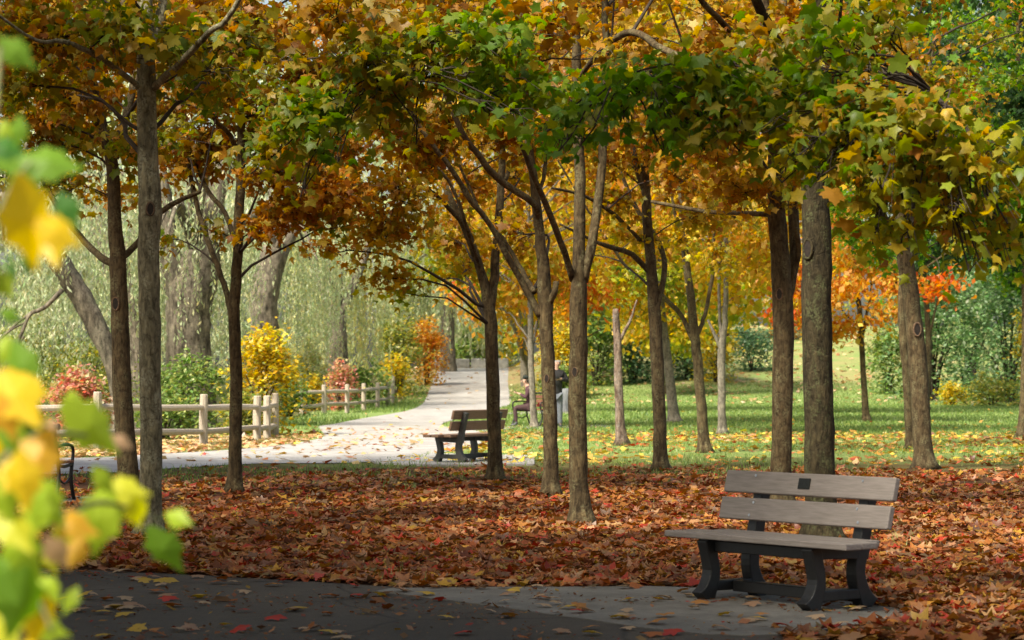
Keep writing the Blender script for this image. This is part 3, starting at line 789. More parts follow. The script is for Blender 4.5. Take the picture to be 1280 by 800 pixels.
# T13
tree('thickest mossy dark maple rising straight behind the near bench, ringed scar at its top', (1027, 679),
     [[(1027, 679, 43, 0), (1026, 620, 38, 0), (1024, 540, 38, 0), (1022, 460, 38, 0), (1021, 380, 38, 0), (1021, 310, 37, 0), (1019, 250, 34, 0), (1019, 190, 32, 0), (1018, 140, 29, 0), (1017, 90, 26, 0), (1024, 30, 20, .1), (1030, -20, 17, .2)],
      [(1010, 105, 17, 0), (990, 80, 15, -.1), (968, 45, 14, -.3), (945, 0, 13, -.6), (935, -40, 11, -.8)],
      [(1030, 75, 10, 0), (1036, 20, 10, .3), (1040, -30, 9, .5)],
      [(1028, 215, 6, 0), (1036, 180, 7, .1), (1040, 150, 6, .2)],
      [(1022, 110, 12, 0), (1050, 80, 9, -2.2), (1110, 90, 7, -4.2), (1170, 120, 5, -6.0)],
      [(1014, 110, 10, 0), (960, 85, 8, -2.6), (880, 80, 6, -4.6), (780, 95, 4, -5.6)]],
     [(900, 105, 17, 80, 32, 'green_olive', 300), (800, 115, 17.5, 70, 28, 'green', 230), (720, 150, 18, 60, 24, 'green', 170), (990, 125, 17, 80, 32, 'green_olive', 300), (1080, 150, 16.5, 85, 35, 'olive', 330), (1170, 175, 16, 80, 40, 'olive', 320), (1240, 220, 16, 60, 45, 'olive_y', 260), (930, 165, 17, 60, 28, 'olive', 190), (1010, 190, 17, 60, 24, 'olive_y', 180), (1110, 225, 16.5, 70, 32, 'olive_y', 240), (1190, 270, 16.5, 60, 30, 'olive_y', 180), (1245, 300, 16.5, 40, 28, 'olive_y', 110), (1070, 175, 16.8, 60, 25, 'green_olive', 160), (1030, 60, 17, 60, 30, 'green_olive', 110), (860, 150, 17.5, 60, 25, 'green', 150), (960, 55, 19, 50, 35, 'olive', 100), (1105, 270, 16.8, 40, 22, 'olive_y', 70), (1090, 20, 17.5, 70, 28, 'olive', 170)],
     (7.0, 2.6, 1.9, ['olive', OR, 'olive_y'], 22, 160), bark='bark_moss', singles=300, knots=((1008, 312, 19, 0),), trunk_seg=18, dens=.70, fringe=4, leaf_size=.098, flat=.75)
# T14
tree('leaning rough maple right of the near bench, split and hollowed half way up', (1156, 586),
     [[(1156, 586, 25, 0), (1152, 530, 23, 0), (1148, 460, 23, 0), (1143, 410, 22, 0), (1137, 360, 22, 0), (1130, 310, 20, 0), (1128, 270, 16, 0), (1135, 200, 12, 0), (1140, 120, 10, 0)],
      [(1124, 305, 9, 0), (1108, 275, 8, -.2), (1092, 240, 7, -.5), (1078, 205, 5, -.8)],
      [(1132, 290, 9, 0), (1142, 240, 8, .2), (1150, 190, 7, .5)]],
     [(1100, 210, 39, 45, 40, AM, 130), (1160, 240, 40, 45, 40, 'olive_y', 140), (1070, 150, 39, 50, 40, OR, 140), (1120, 130, 39, 55, 40, AM, 150), (1180, 190, 40, 50, 40, 'olive', 150), (1140, 70, 39, 60, 40, OR, 150), (1210, 60, 44, 60, 45, 'dark', 190), (1200, 300, 40, 40, 25, 'olive_y', 60)],
     (7.2, 2.5, 1.9, ['olive', OR, AM], 16, 130), singles=0, knots=((1145, 412, 13, 0),))
tree('thin dark sapling stem tucked close behind the leaning rough maple', (1139, 561),
     [[(1139, 561, 12, 0), (1135, 500, 11, 0), (1130, 430, 11, 0), (1127, 395, 10, 0), (1128, 340, 8, 0), (1132, 280, 6, 0), (1140, 200, 5, 0)]],
     [(1060, 290, 52, 45, 30, 'green', 220), (1040, 250, 52, 45, 35, 'green', 200), (1100, 320, 52, 35, 25, 'green', 150), (1080, 210, 52, 45, 35, 'green_olive', 180), (1150, 300, 52, 45, 35, 'green', 170)],
     (6.8, 2.6, 2.0, ['green', 'olive'], 12, 130), singles=0)
# T7 snag
tree('pale peeling snag with a broken top and one bare side branch', (777, 557),
     [[(777, 557, 14, 0), (774, 510, 11, 0), (773, 460, 10, 0), (772, 425, 10, 0), (770, 400, 9, 0), (769, 386, 6, 0)],
      [(774, 428, 5, 0), (784, 408, 4, -.1), (790, 395, 3, -.1), (796, 375, 2, -.2)]], [], None, bark='bark_red', group='maples of the grove', rough=.10)
# far trees on the lawn
FARG = 'trees on the lawn beyond the grove'
tree('grey leaning bare trunk on the open lawn behind the dark ridged maple', (843, 528),
     [[(843, 528, 14, 0), (838, 480, 12, 0), (832, 430, 11, 0), (826, 380, 10, 0), (820, 300, 8, 0), (818, 200, 6, 0)]],
     [(800, 390, 74, 50, 25, 'yellow', 260), (850, 370, 74, 45, 28, 'lime', 240), (780, 340, 74, 45, 30, 'yellow', 240)],
     (8.0, 4.4, 4.4, ['yellow', AM, OR], 60, 150), bark='bark_pale', group=FARG, simple=True, leaf_size=.15, top=10)
tree('slim pale grey tree with a narrow fork standing on the leafy lawn edge', (903, 543),
     [[(903, 543, 11, 0), (902, 490, 10, 0), (902, 440, 10, 0), (906, 400, 7, 0), (908, 330, 6, 0), (906, 250, 5, 0)],
      [(900, 435, 5, 0), (892, 415, 4, 0), (885, 400, 3, .2)],
      [(902, 430, 5, 0), (899, 380, 4, .2), (899, 320, 3, .4)]],
     [(930, 370, 62, 50, 35, 'yellow', 260), (900, 400, 63, 40, 20, 'lime', 150), (950, 320, 62, 45, 35, AM, 240), (880, 340, 62, 45, 35, 'yellow', 220), (960, 290, 62, 40, 40, OR, 200)],
     (7.8, 3.8, 4.0, ['yellow', AM, OR], 52, 150), bark='bark_pale', group=FARG, simple=True, leaf_size=.15, top=10)
tree('slim young tree with blazing orange leaves on the right of the lawn', (1083, 527),
     [[(1083, 527, 9, 0), (1080, 480, 7.5, 0), (1077, 430, 7, 0), (1074, 385, 6.5, 0), (1070, 350, 6, 0), (1066, 300, 5, 0)],
      [(1078, 420, 4, 0), (1084, 390, 3.5, .2), (1089, 362, 3, .4)],
      [(1073, 362, 3.5, 0), (1090, 354, 3, -.3), (1130, 350, 3, -.8)],
      [(1072, 360, 3.5, 0), (1060, 358, 3, .2), (1030, 362, 2.5, .6)]],
     [(1050, 360, 74, 42, 26, 'fire', 420), (1020, 375, 74, 35, 22, 'fire', 340), (1050, 408, 75, 38, 18, 'fire', 260), (1120, 360, 74, 48, 24, 'fire', 430), (1175, 362, 73, 30, 18, 'redorange', 220), (1110, 392, 74, 32, 18, 'fire', 190), (1080, 335, 75, 40, 20, 'fire', 300), (990, 365, 75, 22, 25, 'redorange', 200), (1035, 415, 75, 25, 14, 'fire', 120)],
     (6.0, 2.3, 1.4, ['fire', AM, 'olive'], 12, 150), group=FARG, simple=True, leaf_size=.14, top=8)
tree('narrow pale trunk passing in front of the seated woman', (666, 535),
     [[(668, 535, 9, 0), (666, 500, 8, 0), (664, 450, 7.5, 0), (663, 400, 7, 0), (662, 330, 6, 0), (660, 250, 5, 0)]],
     [(620, 385, 70, 40, 22, AM, 240), (600, 340, 69, 50, 30, 'lime', 300), (650, 350, 69, 40, 35, AM, 260), (640, 420, 69, 18, 18, AM, 90), (700, 330, 69, 40, 35, AM, 220), (560, 320, 70, 50, 35, 'lime', 240), (680, 390, 70, 25, 18, 'yellow', 100)],
     (8.0, 4.4, 4.4, [AM, 'yellow', OR], 60, 150), bark='bark_pale', group=FARG, simple=True, leaf_size=.15, top=10)
tree('stouter grey trunk at the foot of the leafy bank beyond the woman', (656, 500),
     [[(656, 472, 11, 0), (655, 440, 10, 0), (656, 400, 9, 0), (657, 330, 8, 0)]],
     [(585, 345, 112, 40, 22, 'redorange', 260), (575, 365, 112, 30, 16, 'fire', 200), (620, 370, 112, 30, 22, 'fire', 160), (600, 395, 112, 28, 14, 'fire', 120)],
     (10.5, 6, 5.5, ['fire', AM, OR], 60, 170), bark='bark_pale', group=FARG, simple=True, leaf_size=.19, top=12)
tree('orange-red tree hidden behind the three-limbed maple, only its glowing leaves showing', ('w', 2.4, 92),
     [[(724, 490, 9, 0), (724, 420, 8, 0), (723, 350, 7, 0), (722, 280, 5, 0)]],
     [(740, 370, 91, 40, 26, 'redorange', 300), (700, 385, 91, 30, 22, 'fire', 200), (770, 345, 91, 40, 30, 'fire', 240), (670, 340, 91, 40, 35, 'fire', 220), (790, 400, 91, 26, 16, 'yellow', 120)],
     (9.5, 5.2, 5.2, ['fire', AM, 'yellow', OR], 60, 170), group=FARG, simple=True, leaf_size=.17, top=12)
tree('fiery tree glimpsed behind the tan maple, its crown spilling red-orange over the bank', ('w', 9.3, 88),
     [[(978, 480, 8, 0), (978, 420, 7, 0), (978, 350, 6, 0), (977, 280, 5, 0)]],
     [(985, 395, 87, 28, 18, 'redorange', 200), (950, 340, 87, 40, 30, 'fire', 240), (1000, 345, 87, 35, 25, 'redorange', 220), (960, 300, 87, 40, 30, 'fire', 200)],
     (9.0, 4.8, 4.6, ['fire', AM, 'redorange', 'yellow'], 54, 160), group=FARG, simple=True, leaf_size=.17, top=11)
for k, (x, y, pal, lab) in enumerate([
    (7.2, 118, ['yellow', 'lime'], 'bright yellow leafy tree at the foot of the grassy bank'),
    (12.5, 150, ['yellow', 'olive_y'], 'yellow-green tree on the crest of the grassy bank'),
    (3.5, 132, ['yellow', 'lime'], 'yellow tree rising over the dark blue-green bushes'),
    (1.0, 150, ['lime', AM], 'lime and amber tree on the leafy bank above the low wall')]):
    zz = gz(x, y); s = y / F
    cx = 640 + x / s; by = HZ - (zz - EYE) / s
    tree(lab, ('w', x, y), [[(cx, by, 10, 0), (cx + 2, by - 60, 9, 0), (cx - 1, by - 130, 7, 0)]],
         [(cx - 35, by - 75, y - 2, 40, 28, pal[0], 330), (cx + 35, by - 80, y - 2, 40, 28, pal[0], 330), (cx, by - 60, y - 2, 40, 22, pal[1], 300), (cx + 10, by - 105, y - 2, 45, 30, pal[0], 330)],
         (7.0, 4.6, 4.4, pal, 46, 170), group=FARG, simple=True, leaf_size=.2, top=12)
# the grove goes on outside the frame: these shade the pavement and fill the edges
for k, (x, y, pal, lab) in enumerate([
    (-7.3, 20.5, ['olive', RU], 'maple of the grove just outside the left edge, its crown reaching in'),
    (-6.9, 26.5, [RU, OR, 'olive'], 'maple of the grove beyond the left edge near the iron bench'),
    (-10.5, 31.5, [RU, OR], 'maple farther out beyond the left edge by the path'),
    (-11.5, 24.5, ['olive', RU], 'maple well outside the left edge'),
    (-3.2, 15.0, ['olive', 'green_olive'], 'maple standing at the pavement edge left of the camera'),
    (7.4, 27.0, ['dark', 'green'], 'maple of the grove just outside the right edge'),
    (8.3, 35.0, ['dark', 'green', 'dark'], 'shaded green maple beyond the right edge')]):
    s = y / F; cx = 640 + x / s; by = HZ + EYE / s
    if k == 4: continue
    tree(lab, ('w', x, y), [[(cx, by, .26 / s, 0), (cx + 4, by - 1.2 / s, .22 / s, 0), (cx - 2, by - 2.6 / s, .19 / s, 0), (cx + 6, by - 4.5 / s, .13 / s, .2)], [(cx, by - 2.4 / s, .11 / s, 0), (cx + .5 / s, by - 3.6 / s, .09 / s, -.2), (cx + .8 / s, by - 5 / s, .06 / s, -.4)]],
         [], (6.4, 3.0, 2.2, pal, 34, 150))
for k, (x, y, lab) in enumerate([  # maples added for the shade they throw on pavement, path and near leaves
    (-4.7, 13.4, 'added tall shade maple arching over the pavement left of the camera'),
    (-8.8, 17.0, 'added tall shade maple standing back from the pavement outside the left edge'),
    (-9.6, 9.5, 'added tall shade maple far left of the camera'),
    (-3.9, 7.0, 'added tall shade maple close on the left of the camera'),
    (4.6, 8.4, 'added tall shade maple close on the right of the camera'),
    (-6.4, 5.5, 'added tall shade maple left of the camera behind the nearest one'),
    (2.4, -2.2, 'added tall shade maple just behind the camera'),
    (-9.9, 34.9, 'added tall shade maple by the path outside the left edge'),
    (-14.5, 33.5, 'added tall shade maple farther along the path outside the left edge'),
    (-12.5, 14.5, 'added tall shade maple far outside the left edge'),
    (6.6, 18.5, 'added tall shade maple outside the right edge beyond the near bench')]):
    shade_maple(lab, x, y, 13.5 if y > 30 else 11.0)
# dark and green trees on the right
RG = 'green trees on the right edge of the lawn'
for k, (x, y, pal, lab, ch, cr) in enumerate([
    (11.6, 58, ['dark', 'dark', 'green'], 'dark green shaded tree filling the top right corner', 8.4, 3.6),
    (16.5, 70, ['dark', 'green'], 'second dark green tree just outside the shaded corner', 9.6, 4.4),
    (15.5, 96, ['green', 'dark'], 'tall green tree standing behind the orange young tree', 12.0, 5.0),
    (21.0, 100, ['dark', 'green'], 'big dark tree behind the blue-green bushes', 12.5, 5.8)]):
    s = y / F; cx = 640 + x / s; by = HZ + EYE / s
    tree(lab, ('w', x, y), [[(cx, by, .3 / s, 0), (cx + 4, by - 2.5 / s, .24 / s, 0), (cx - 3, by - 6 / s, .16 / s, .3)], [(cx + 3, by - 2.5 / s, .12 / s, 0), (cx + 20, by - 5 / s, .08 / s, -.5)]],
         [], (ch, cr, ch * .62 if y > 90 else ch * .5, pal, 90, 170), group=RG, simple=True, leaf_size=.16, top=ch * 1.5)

# ------------------------------------------------------------------ shrubs
def shrub(label, px, py, Z, w_px, h_px, pal, n, name='shrub', group='shrubs along the back', leaf=.12, stems=5, lobes=9, tv=QUAD_V, tf=QUAD_F, zc=None):
    """px, py: foot in the photo; w_px, h_px: width and height"""
    s = Z / F; x = (px - 640) * s; b0 = np.array([x, Z, gz(x, Z) - .05])
    w, h = w_px * s / 2, h_px * s
    o = thing(name, label, 'shrub', tuple(b0), 0, group)
    mb = MB(); LP = []
    for k in range(lobes):
        a = k * 2.4 + rng.uniform(-.4, .4); rr = math.sqrt((k + .5) / lobes)
        zz = h * (1 - .42 * rr * rr) * rng.uniform(.55, .80)
        c = np.array([w * .72 * rr * math.cos(a), w * .6 * rr * math.sin(a), zz])
        r = np.array([w * .45, w * .45, max(h * .34, .25)]) * rng.uniform(.75, 1.15)
        m2 = c * np.array([.35, .35, .55])
        mb.tube(catmull([np.array([c[0] * .12, c[1] * .12, -.05]), m2, c], 6), np.linspace(.02 + .008 * h, .006, 6), 5, 0, False)
        m = int(n / lobes)
        nclump = max(6, m // 22)
        d = norm(rng.normal(size=(nclump, 3))); d[:, 2] = np.where(rng.uniform(size=nclump) < .6, np.abs(d[:, 2]), d[:, 2])
        cc = c + d * (rng.uniform(.35, 1, (nclump, 1)) ** .45) * r
        idx = rng.integers(nclump, size=m)
        LP.append(cc[idx] + rng.normal(0, 1, (m, 3)) * np.array([leaf * 1.1, leaf * 1.1, leaf * .8]))
        # skirt that closes the foot of the shrub
        m = int(n / lobes * .35)
        LP.append(np.stack([c[0] + rng.normal(0, w * .3, m), c[1] + rng.normal(0, w * .3, m), rng.uniform(.03, zz, m)], 1))
    mb.build('stem', M['twig'], o)
    LP = np.vstack(LP); LP = LP[LP[:, 2] > .02]; m = len(LP)
    t, nn = leaf_frames(m, (-.3, .9)); C, _ = pick(pal, m, .2)
    V = inst(tv, LP, t, nn, leaf * rng.uniform(.65, 1.3, m), rng.uniform(-1, 3, m))
    tag(poly_mesh(tv, tf, m, V, C, 'foliage', M['shrubleaf'], o), kind='stuff')
    return o

shrub('golden yellow bush shining behind the end of the near rail fence', 328, 548, 60, 85, 145, 'gold', 2300, leaf=.13)
shrub('low yellow sprays at the foot of the golden bush', 300, 550, 59, 60, 70, 'shrub_y', 1100, leaf=.11)
shrub('green bush climbing at the foot of the biggest willow trunk', 232, 552, 62, 120, 115, 'shrub', 2600, leaf=.11)
shrub('grey-green thicket behind the rail fence next to the stout trunk', 205, 552, 56, 90, 70, 'shrub', 1500, leaf=.10)
shrub('yellow-flecked bush behind the rails at the left', 110, 545, 68, 150, 130, 'shrub_y', 3000, leaf=.11)
shrub('pink-red bush glowing above the rail fence', 92, 550, 58, 80, 100, 'pinkred', 1800, leaf=.12)
shrub('pale yellowish bush at the left edge below the dead bough', 30, 545, 70, 140, 165, 'shrub_y', 3000, leaf=.12)
shrub('green undergrowth between the two rail fences', 362, 530, 84, 50, 50, 'shrub', 1100, leaf=.12)
shrub('pale green bush behind the golden bush', 385, 520, 97, 90, 100, 'willow_y', 1800, leaf=.14)
shrub('small red-orange bush at the foot of the dark willow trunk', 425, 513, 93, 40, 66, 'pinkred', 900, leaf=.14)
shrub('small yellow spray behind the second rail fence', 393, 514, 95, 30, 50, 'gold', 500, leaf=.14)
shrub('green bush behind the middle of the second rail fence', 455, 510, 104, 60, 55, 'shrub', 1300, leaf=.15)
shrub('tall mixed yellow and green bush at the bend of the path', 500, 500, 118, 62, 110, 'shrub_y', 2200, leaf=.17)
shrub('golden bush touching the orange bush at the bend', 494, 500, 116, 36, 60, 'gold', 700, leaf=.16)
shrub('bright orange bush beside the path at the bend', 533, 495, 126, 44, 92, 'fire', 2200, leaf=.17)
shrub('fresh green bush beyond the low stone wall', 590, 450, 162, 70, 56, 'shrub', 2600, leaf=.22)
shrub('lime green bush right of the fresh green one beyond the wall', 618, 448, 163, 46, 50, 'lime', 1600, leaf=.22)
shrub('thin grey-green bush above the leafy bank', 632, 440, 168, 46, 46, 'willow', 1200, leaf=.22)
shrub('yellow bush glowing behind the standing man', 700, 487, 116, 70, 95, 'gold', 2400, leaf=.17)
shrub('bright green low bush beside the tallest middle maple', 706, 490, 114, 60, 50, 'shrub', 1500, leaf=.16)
shrub('tall green bush left of the blue-green ones', 745, 489, 124, 80, 105, 'shrub', 3000, leaf=.18)
shrub('dark blue-green bush behind the peeling snag', 790, 489, 126, 90, 100, 'teal', 3400, leaf=.19)
shrub('broad blue-green bush behind the leaning bare trunk', 860, 489, 128, 90, 92, 'teal', 3400, leaf=.19)
shrub('yellow-leaved bush behind the slim dark maple', 895, 489, 126, 60, 84, 'gold', 1700, leaf=.17)
shrub('grey-green tufted bush at the foot of the bank', 940, 476, 132, 74, 62, 'teal', 2000, leaf=.17)
shrub('amber bush low beside the grey-green tufted bush', 985, 470, 150, 60, 40, 'fire', 1000, leaf=.2)
VB = 'big bushes on the right of the lawn'
shrub('big blue-green bush with pale flowers of leaf on the right', 1165, 503, 112, 130, 205, 'viburnum', 6500, leaf=.18, group=VB, lobes=12)
shrub('big blue-green bush running out of the right edge', 1262, 503, 110, 130, 215, 'viburnum', 6500, leaf=.18, group=VB, lobes=12)
shrub('dense green bush filling the gap between the two biggest bushes', 1212, 500, 118, 130, 240, 'viburnum', 6500, leaf=.18, group=VB, lobes=12)
shrub('green bush with yellow tips beside the orange young tree', 1110, 503, 118, 60, 95, 'shrub', 2200, leaf=.17, group=VB)
shrub('small yellow bush at the foot of the big blue-green bushes', 1190, 503, 107, 36, 30, 'gold', 500, leaf=.15, group=VB)
shrub('low grassy-green bush under the right edge bushes', 1240, 506, 105, 80, 40, 'shrub_y', 1300, leaf=.15, group=VB)
shrub('yellow sprig bush high on the right edge', 1285, 495, 106, 40, 150, 'gold', 900, leaf=.15, group=VB)

# ------------------------------------------------------------------ willows
def willow(label, stems, base, Z, curtain, pal='willow', n=500, strand=(2.2, 4.6), leaf=.15, bark='bark_willow'):
    """stems traced in the photo at depth Z; curtain: list of (px0, px1, top_py, depth spread) where strands hang"""
    s = Z / F; x = (base - 640) * s; b0 = np.array([x, Z, gz(x, Z)])
    o = thing('willow_tree', label, 'tree', tuple(b0), 0, 'old willows beyond the fence')
    for si, st in enumerate(stems):
        pts = np.array([P(a[0], a[1], Z + a[3]) for a in st]); w = np.array([a[2] * Z / F / 2 for a in st])
        if si == 0:
            pts = np.vstack([[pts[0][0], pts[0][1], b0[2] - .1], pts]); w = np.concatenate([[w[0] * 1.25], w])
        k = min(30, max(8, len(pts) * 5)); q = catmull(pts, k); r = np.interp(np.linspace(0, len(w) - 1, k), np.arange(len(w)), w)
        mb = MB(); mb.tube(q, r, 18 if si == 0 else 10, .12, True, 0, int(base) + si)
        mb.build('trunk' if si == 0 else 'limb', M[bark], o, True, b0)
    LP = []; LT = []; tw = MB()
    for (p0, p1, ty, dsp, cnt) in curtain:
        nb = max(2, cnt // 26)
        for b_ in range(nb):   # bunches of strands
            cx = rng.uniform(p0, p1); dz = rng.uniform(.35 * dsp, 2.4 * dsp) if ty < 300 else rng.uniform(.5 * dsp, 2 * dsp); dz = rng.uniform(-2.2, -.8) if rng.uniform() < .13 and ty < 300 else dz; top = P(cx, ty + rng.uniform(-60, 60), Z + dz)
            # the bough that carries the bunch
            for k in range(26):
                a = top + np.array([rng.normal(0, .5), rng.normal(0, .5), rng.normal(0, .5)])
                L = rng.uniform(*strand)
                g0 = gz(a[0], a[1])
                L = min(L, a[2] - g0 - rng.uniform(.5, 2.2))
                if L < .5: continue
                m = int(L / .085)
                u = np.linspace(0, 1, m)[:, None]
                sway = rng.normal(0, .16, 2)
                pt = a + np.hstack([sway[0] * u ** 2 * 1.2 + .05 * np.sin(u * 9 + k), sway[1] * u ** 2, -L * u])
                LP.append(pt + rng.normal(0, .03, (m, 3)))
    LP = np.vstack(LP); m = len(LP)
    az = rng.uniform(0, 2 * PI, m); dr = rng.uniform(.7, 1.45, m)
    t = np.stack([np.cos(az) * np.cos(dr), np.sin(az) * np.cos(dr), -np.sin(dr)], 1)
    nn = norm(np.cross(t, norm(rng.normal(size=(m, 3)))))
    C, _ = pick(pal, m, .16)
    V = inst(NARROW_V * np.array([1.5, 1, 1]), LP, t, nn, leaf * rng.uniform(.7, 1.3, m))
    tag(poly_mesh(NARROW_V, QUAD_F, m, V, C, 'foliage', M['willowleaf'], o, False, b0), kind='stuff')
    # boughs between the trunk and the curtain tops
    bb = MB()
    q0 = P(stems[0][-1][0], stems[0][-1][1], Z)
    for (p0, p1, ty, dsp, cnt) in curtain:
        for k in range(3):
            e = P(rng.uniform(p0, p1), ty - 20, Z + rng.uniform(-dsp, dsp)); mid = (q0 + e) / 2 + np.array([0, 0, 1.2])
            bb.tube(catmull([q0, mid, e], 9), np.linspace(.11, .03, 9), 7, .05, False)
    tag(bb.build('bough', M[bark], o, True, b0))
    return o

willow('massive grooved willow trunk dividing into two great limbs',
       [[(240, 520, 62, 0), (236, 450, 56, 0), (236, 400, 56, 0), (238, 365, 60, 0), (240, 335, 42, 0), (241, 312, 14, 0)],
        [(230, 385, 34, 0), (212, 320, 31, 0), (205, 260, 27, .3), (190, 180, 24, .5)],
        [(246, 385, 36, 0), (264, 315, 32, 0), (268, 250, 28, .2), (290, 180, 24, .5)],
        [(262, 300, 14, -.2), (320, 268, 12, -1), (370, 225, 11, -2)]],
       240, 68, [(150, 305, 210, 3.0, 330), (170, 290, 330, 3.0, 90)], 'willow', leaf=.15)
willow('grooved grey willow behind the golden bush',
       [[(338, 500, 40, 0), (334, 440, 36, 0), (330, 390, 34, 0), (334, 350, 36, 0), (345, 310, 30, 0)], [(340, 340, 20, 0), (370, 280, 16, .3), (400, 200, 12, .6)]],
       336, 94, [(280, 430, 265, 3.0, 330), (330, 420, 345, 2.5, 100)], 'willow', strand=(2.2, 5.0), leaf=.17)
willow('dark short willow trunk behind the red-orange bush',
       [[(422, 500, 32, 0), (420, 460, 28, 0), (422, 420, 26, 0), (420, 395, 24, 0)], [(420, 400, 14, 0), (445, 350, 10, .4), (470, 280, 8, .8)], [(418, 400, 12, 0), (400, 350, 9, .4), (385, 290, 7, .8)]],
       421, 103, [(370, 480, 270, 3.0, 300), (400, 460, 355, 2.5, 100)], 'willow_y', strand=(2.4, 5.2), leaf=.19)
willow('willow leaning far over to the left with broken bark',
       [[(150, 505, 22, 0), (140, 455, 22, 0), (122, 410, 26, 0), (98, 365, 27, 0), (70, 325, 26, 0), (40, 285, 24, 0), (5, 240, 22, 0)],
        [(60, 312, 12, 0), (75, 270, 10, .3), (100, 200, 8, .5)]],
       152, 64, [(-60, 120, 230, 3.0, 260), (-20, 110, 320, 2.0, 60)], 'willow', leaf=.15)
willow('pale willow trunk half hidden behind the scarred brown maple',
       [[(182, 515, 30, 0), (176, 450, 32, 0), (165, 390, 34, 0), (146, 330, 34, 0), (128, 280, 34, 0), (118, 230, 30, 0)], [(150, 335, 18, 0), (175, 280, 14, .4), (195, 220, 12, .8)]],
       181, 74, [(40, 240, 220, 3.0, 300), (60, 220, 340, 2.0, 80)], 'willow', leaf=.16)
willow('far pale willow weeping over the bend of the path',
       [[(560, 470, 20, 0), (560, 420, 18, 0), (562, 360, 16, 0)]],
       560, 140, [(470, 640, 290, 4.0, 380), (500, 620, 350, 3.0, 120)], 'willow', strand=(3, 6.5), leaf=.27)
# dead bough hanging in the pale undergrowth
db = MB()
Zb = 58
def pb(*l): return np.array([P(a, b, Zb) for a, b in l])
db_root = thing('fallen_bough', 'bare crooked dead bough arching over the pink-red bush', 'branch', tuple(np.array([P(0, 0, Zb)[0], Zb, 0])), 0)
o0 = np.array(db_root.location)
for k, (l, r0, r1) in enumerate([(((78, 362), (55, 385), (38, 392), (30, 410), (22, 432), (28, 452), (36, 470)), .06, .02), (((38, 392), (20, 405), (0, 425), (-10, 433)), .035, .015), (((30, 420), (12, 450), (2, 470)), .028, .012), (((-40, 470), (-12, 440), (10, 415), (34, 402)), .05, .02)]):
    b = MB(); q = catmull(pb(*l), 14); b.tube(q, np.linspace(r0, r1, 14), 7, .06)
    b.build('branch', M['bark_willow'], db_root, True, o0)
bq = MB(); bq.tube(catmull(np.array([P(-40, 470, Zb), P(-60, 520, Zb), [P(-70, 540, Zb)[0], Zb, -.1]]), 8), np.linspace(.05, .08, 8), 8, .05); bq.build('stem', M['bark_willow'], db_root, True, o0)

# ------------------------------------------------------------------ far wood closing the view
def far_wood():
    LP = []; LC = []
    for (x0, x1, y0, y1, hmax, pal, n) in [(-60, -8, 108, 135, 23, 'willow', 34000), (-60, -6, 150, 200, 20, 'willow', 16000), (-10, 20, 185, 215, 30, 'olive_y', 16000), (0, 35, 178, 210, 28, 'shrub_y', 14000), (24, 60, 120, 180, 24, 'green', 14000)]:  # pale willow tints on the left masses stand in for mist
        nc = n // 40
        c = np.stack([rng.uniform(x0, x1, nc), rng.uniform(y0, y1, nc), rng.uniform(0, 1, nc) ** .8 * hmax], 1)
        c[:, 2] += hgt(c[:, 0], c[:, 1])
        i = rng.integers(nc, size=n)
        LP.append(c[i] + rng.normal(0, .55, (n, 3))); LC.append(pick(pal, n, .2)[0] * np.exp(rng.normal(0, .12, (nc, 1)))[i])
    LP = np.vstack(LP); LC = np.clip(np.vstack(LC), 0, .8); m = len(LP)
    t, nn = leaf_frames(m)
    V = inst(QUAD_V, LP, t, nn, rng.uniform(.35, .6, m))
    tag(poly_mesh(QUAD_V, QUAD_F, m, V, LC, 'far_wood', M['shrubleaf']), 'far-off woodland, partly tinted pale for a misty look, closing the view behind the willows and the bank', 'woodland', None, 'stuff')
far_wood()

# ------------------------------------------------------------------ fences, wall, stone
def fence(label, posts, hts, rails, group='split rail fences'):
    b0 = np.array([posts[0][0], posts[0][1], 0])
    o = thing('rail_fence', label, 'fence', tuple(b0), 0, group)
    for (x, y), h in zip(posts, hts):
        b = MB(); z = gz(x, y); r = .085
        ang = rng.uniform(0, 1.5)
        b.tube([(x, y, z - .1), (x + rng.normal(0, .01), y, z + h * .5), (x, y, z + h - .02), (x, y, z + h)], [r * 1.05, r, r * .95, r * .8], 9, .06, True, 0, int(x * 50))
        b.build('post', M['cedar'], o, False, b0)
    for i in range(len(posts) - 1):
        (xa, ya), (xb, yb) = posts[i], posts[i + 1]
        for hr in rails:
            a = np.array([xa, ya, gz(xa, ya) + hr * hts[i] + rng.normal(0, .015)]); c = np.array([xb, yb, gz(xb, yb) + hr * hts[i + 1] + rng.normal(0, .015)])
            d = norm(c - a); m = (a + c) / 2 + np.array([0, 0, rng.normal(0, .015)])
            b = MB(); b.tube(catmull([a - d * .06, m, c + d * .06], 7), [.05, .06, .064, .066, .064, .06, .05], 8, .07, True, 0, i * 7 + int(hr * 10))
            b.build('rail', M['cedar'], o, False, b0)
    return o
fp = [(-16, 46.5), (-13.4, 47.6), (-10.7, 48.4)] + [g2(122, 563), g2(255, 557), g2(322, 551), g2(334, 549), g2(344, 545)]
fence('weathered cedar rail fence along the near side of the willows, turning away at its end', [tuple(p) for p in fp], [1.05] * 3 + [1.13, 1.05, .98, .97, 1.0], (.74, .28))
fp2 = [(-7.15, 87), (-6.46, 88), (-5.78, 89.8), (-5.5, 95), (-5.25, 100), (-5.08, 104.5), (-5.12, 109.5), (-5.35, 115), (-5.7, 121)]
fence('weathered cedar rail fence curving along the far bend of the path', fp2, [1.0] * 9, (.76, .3))

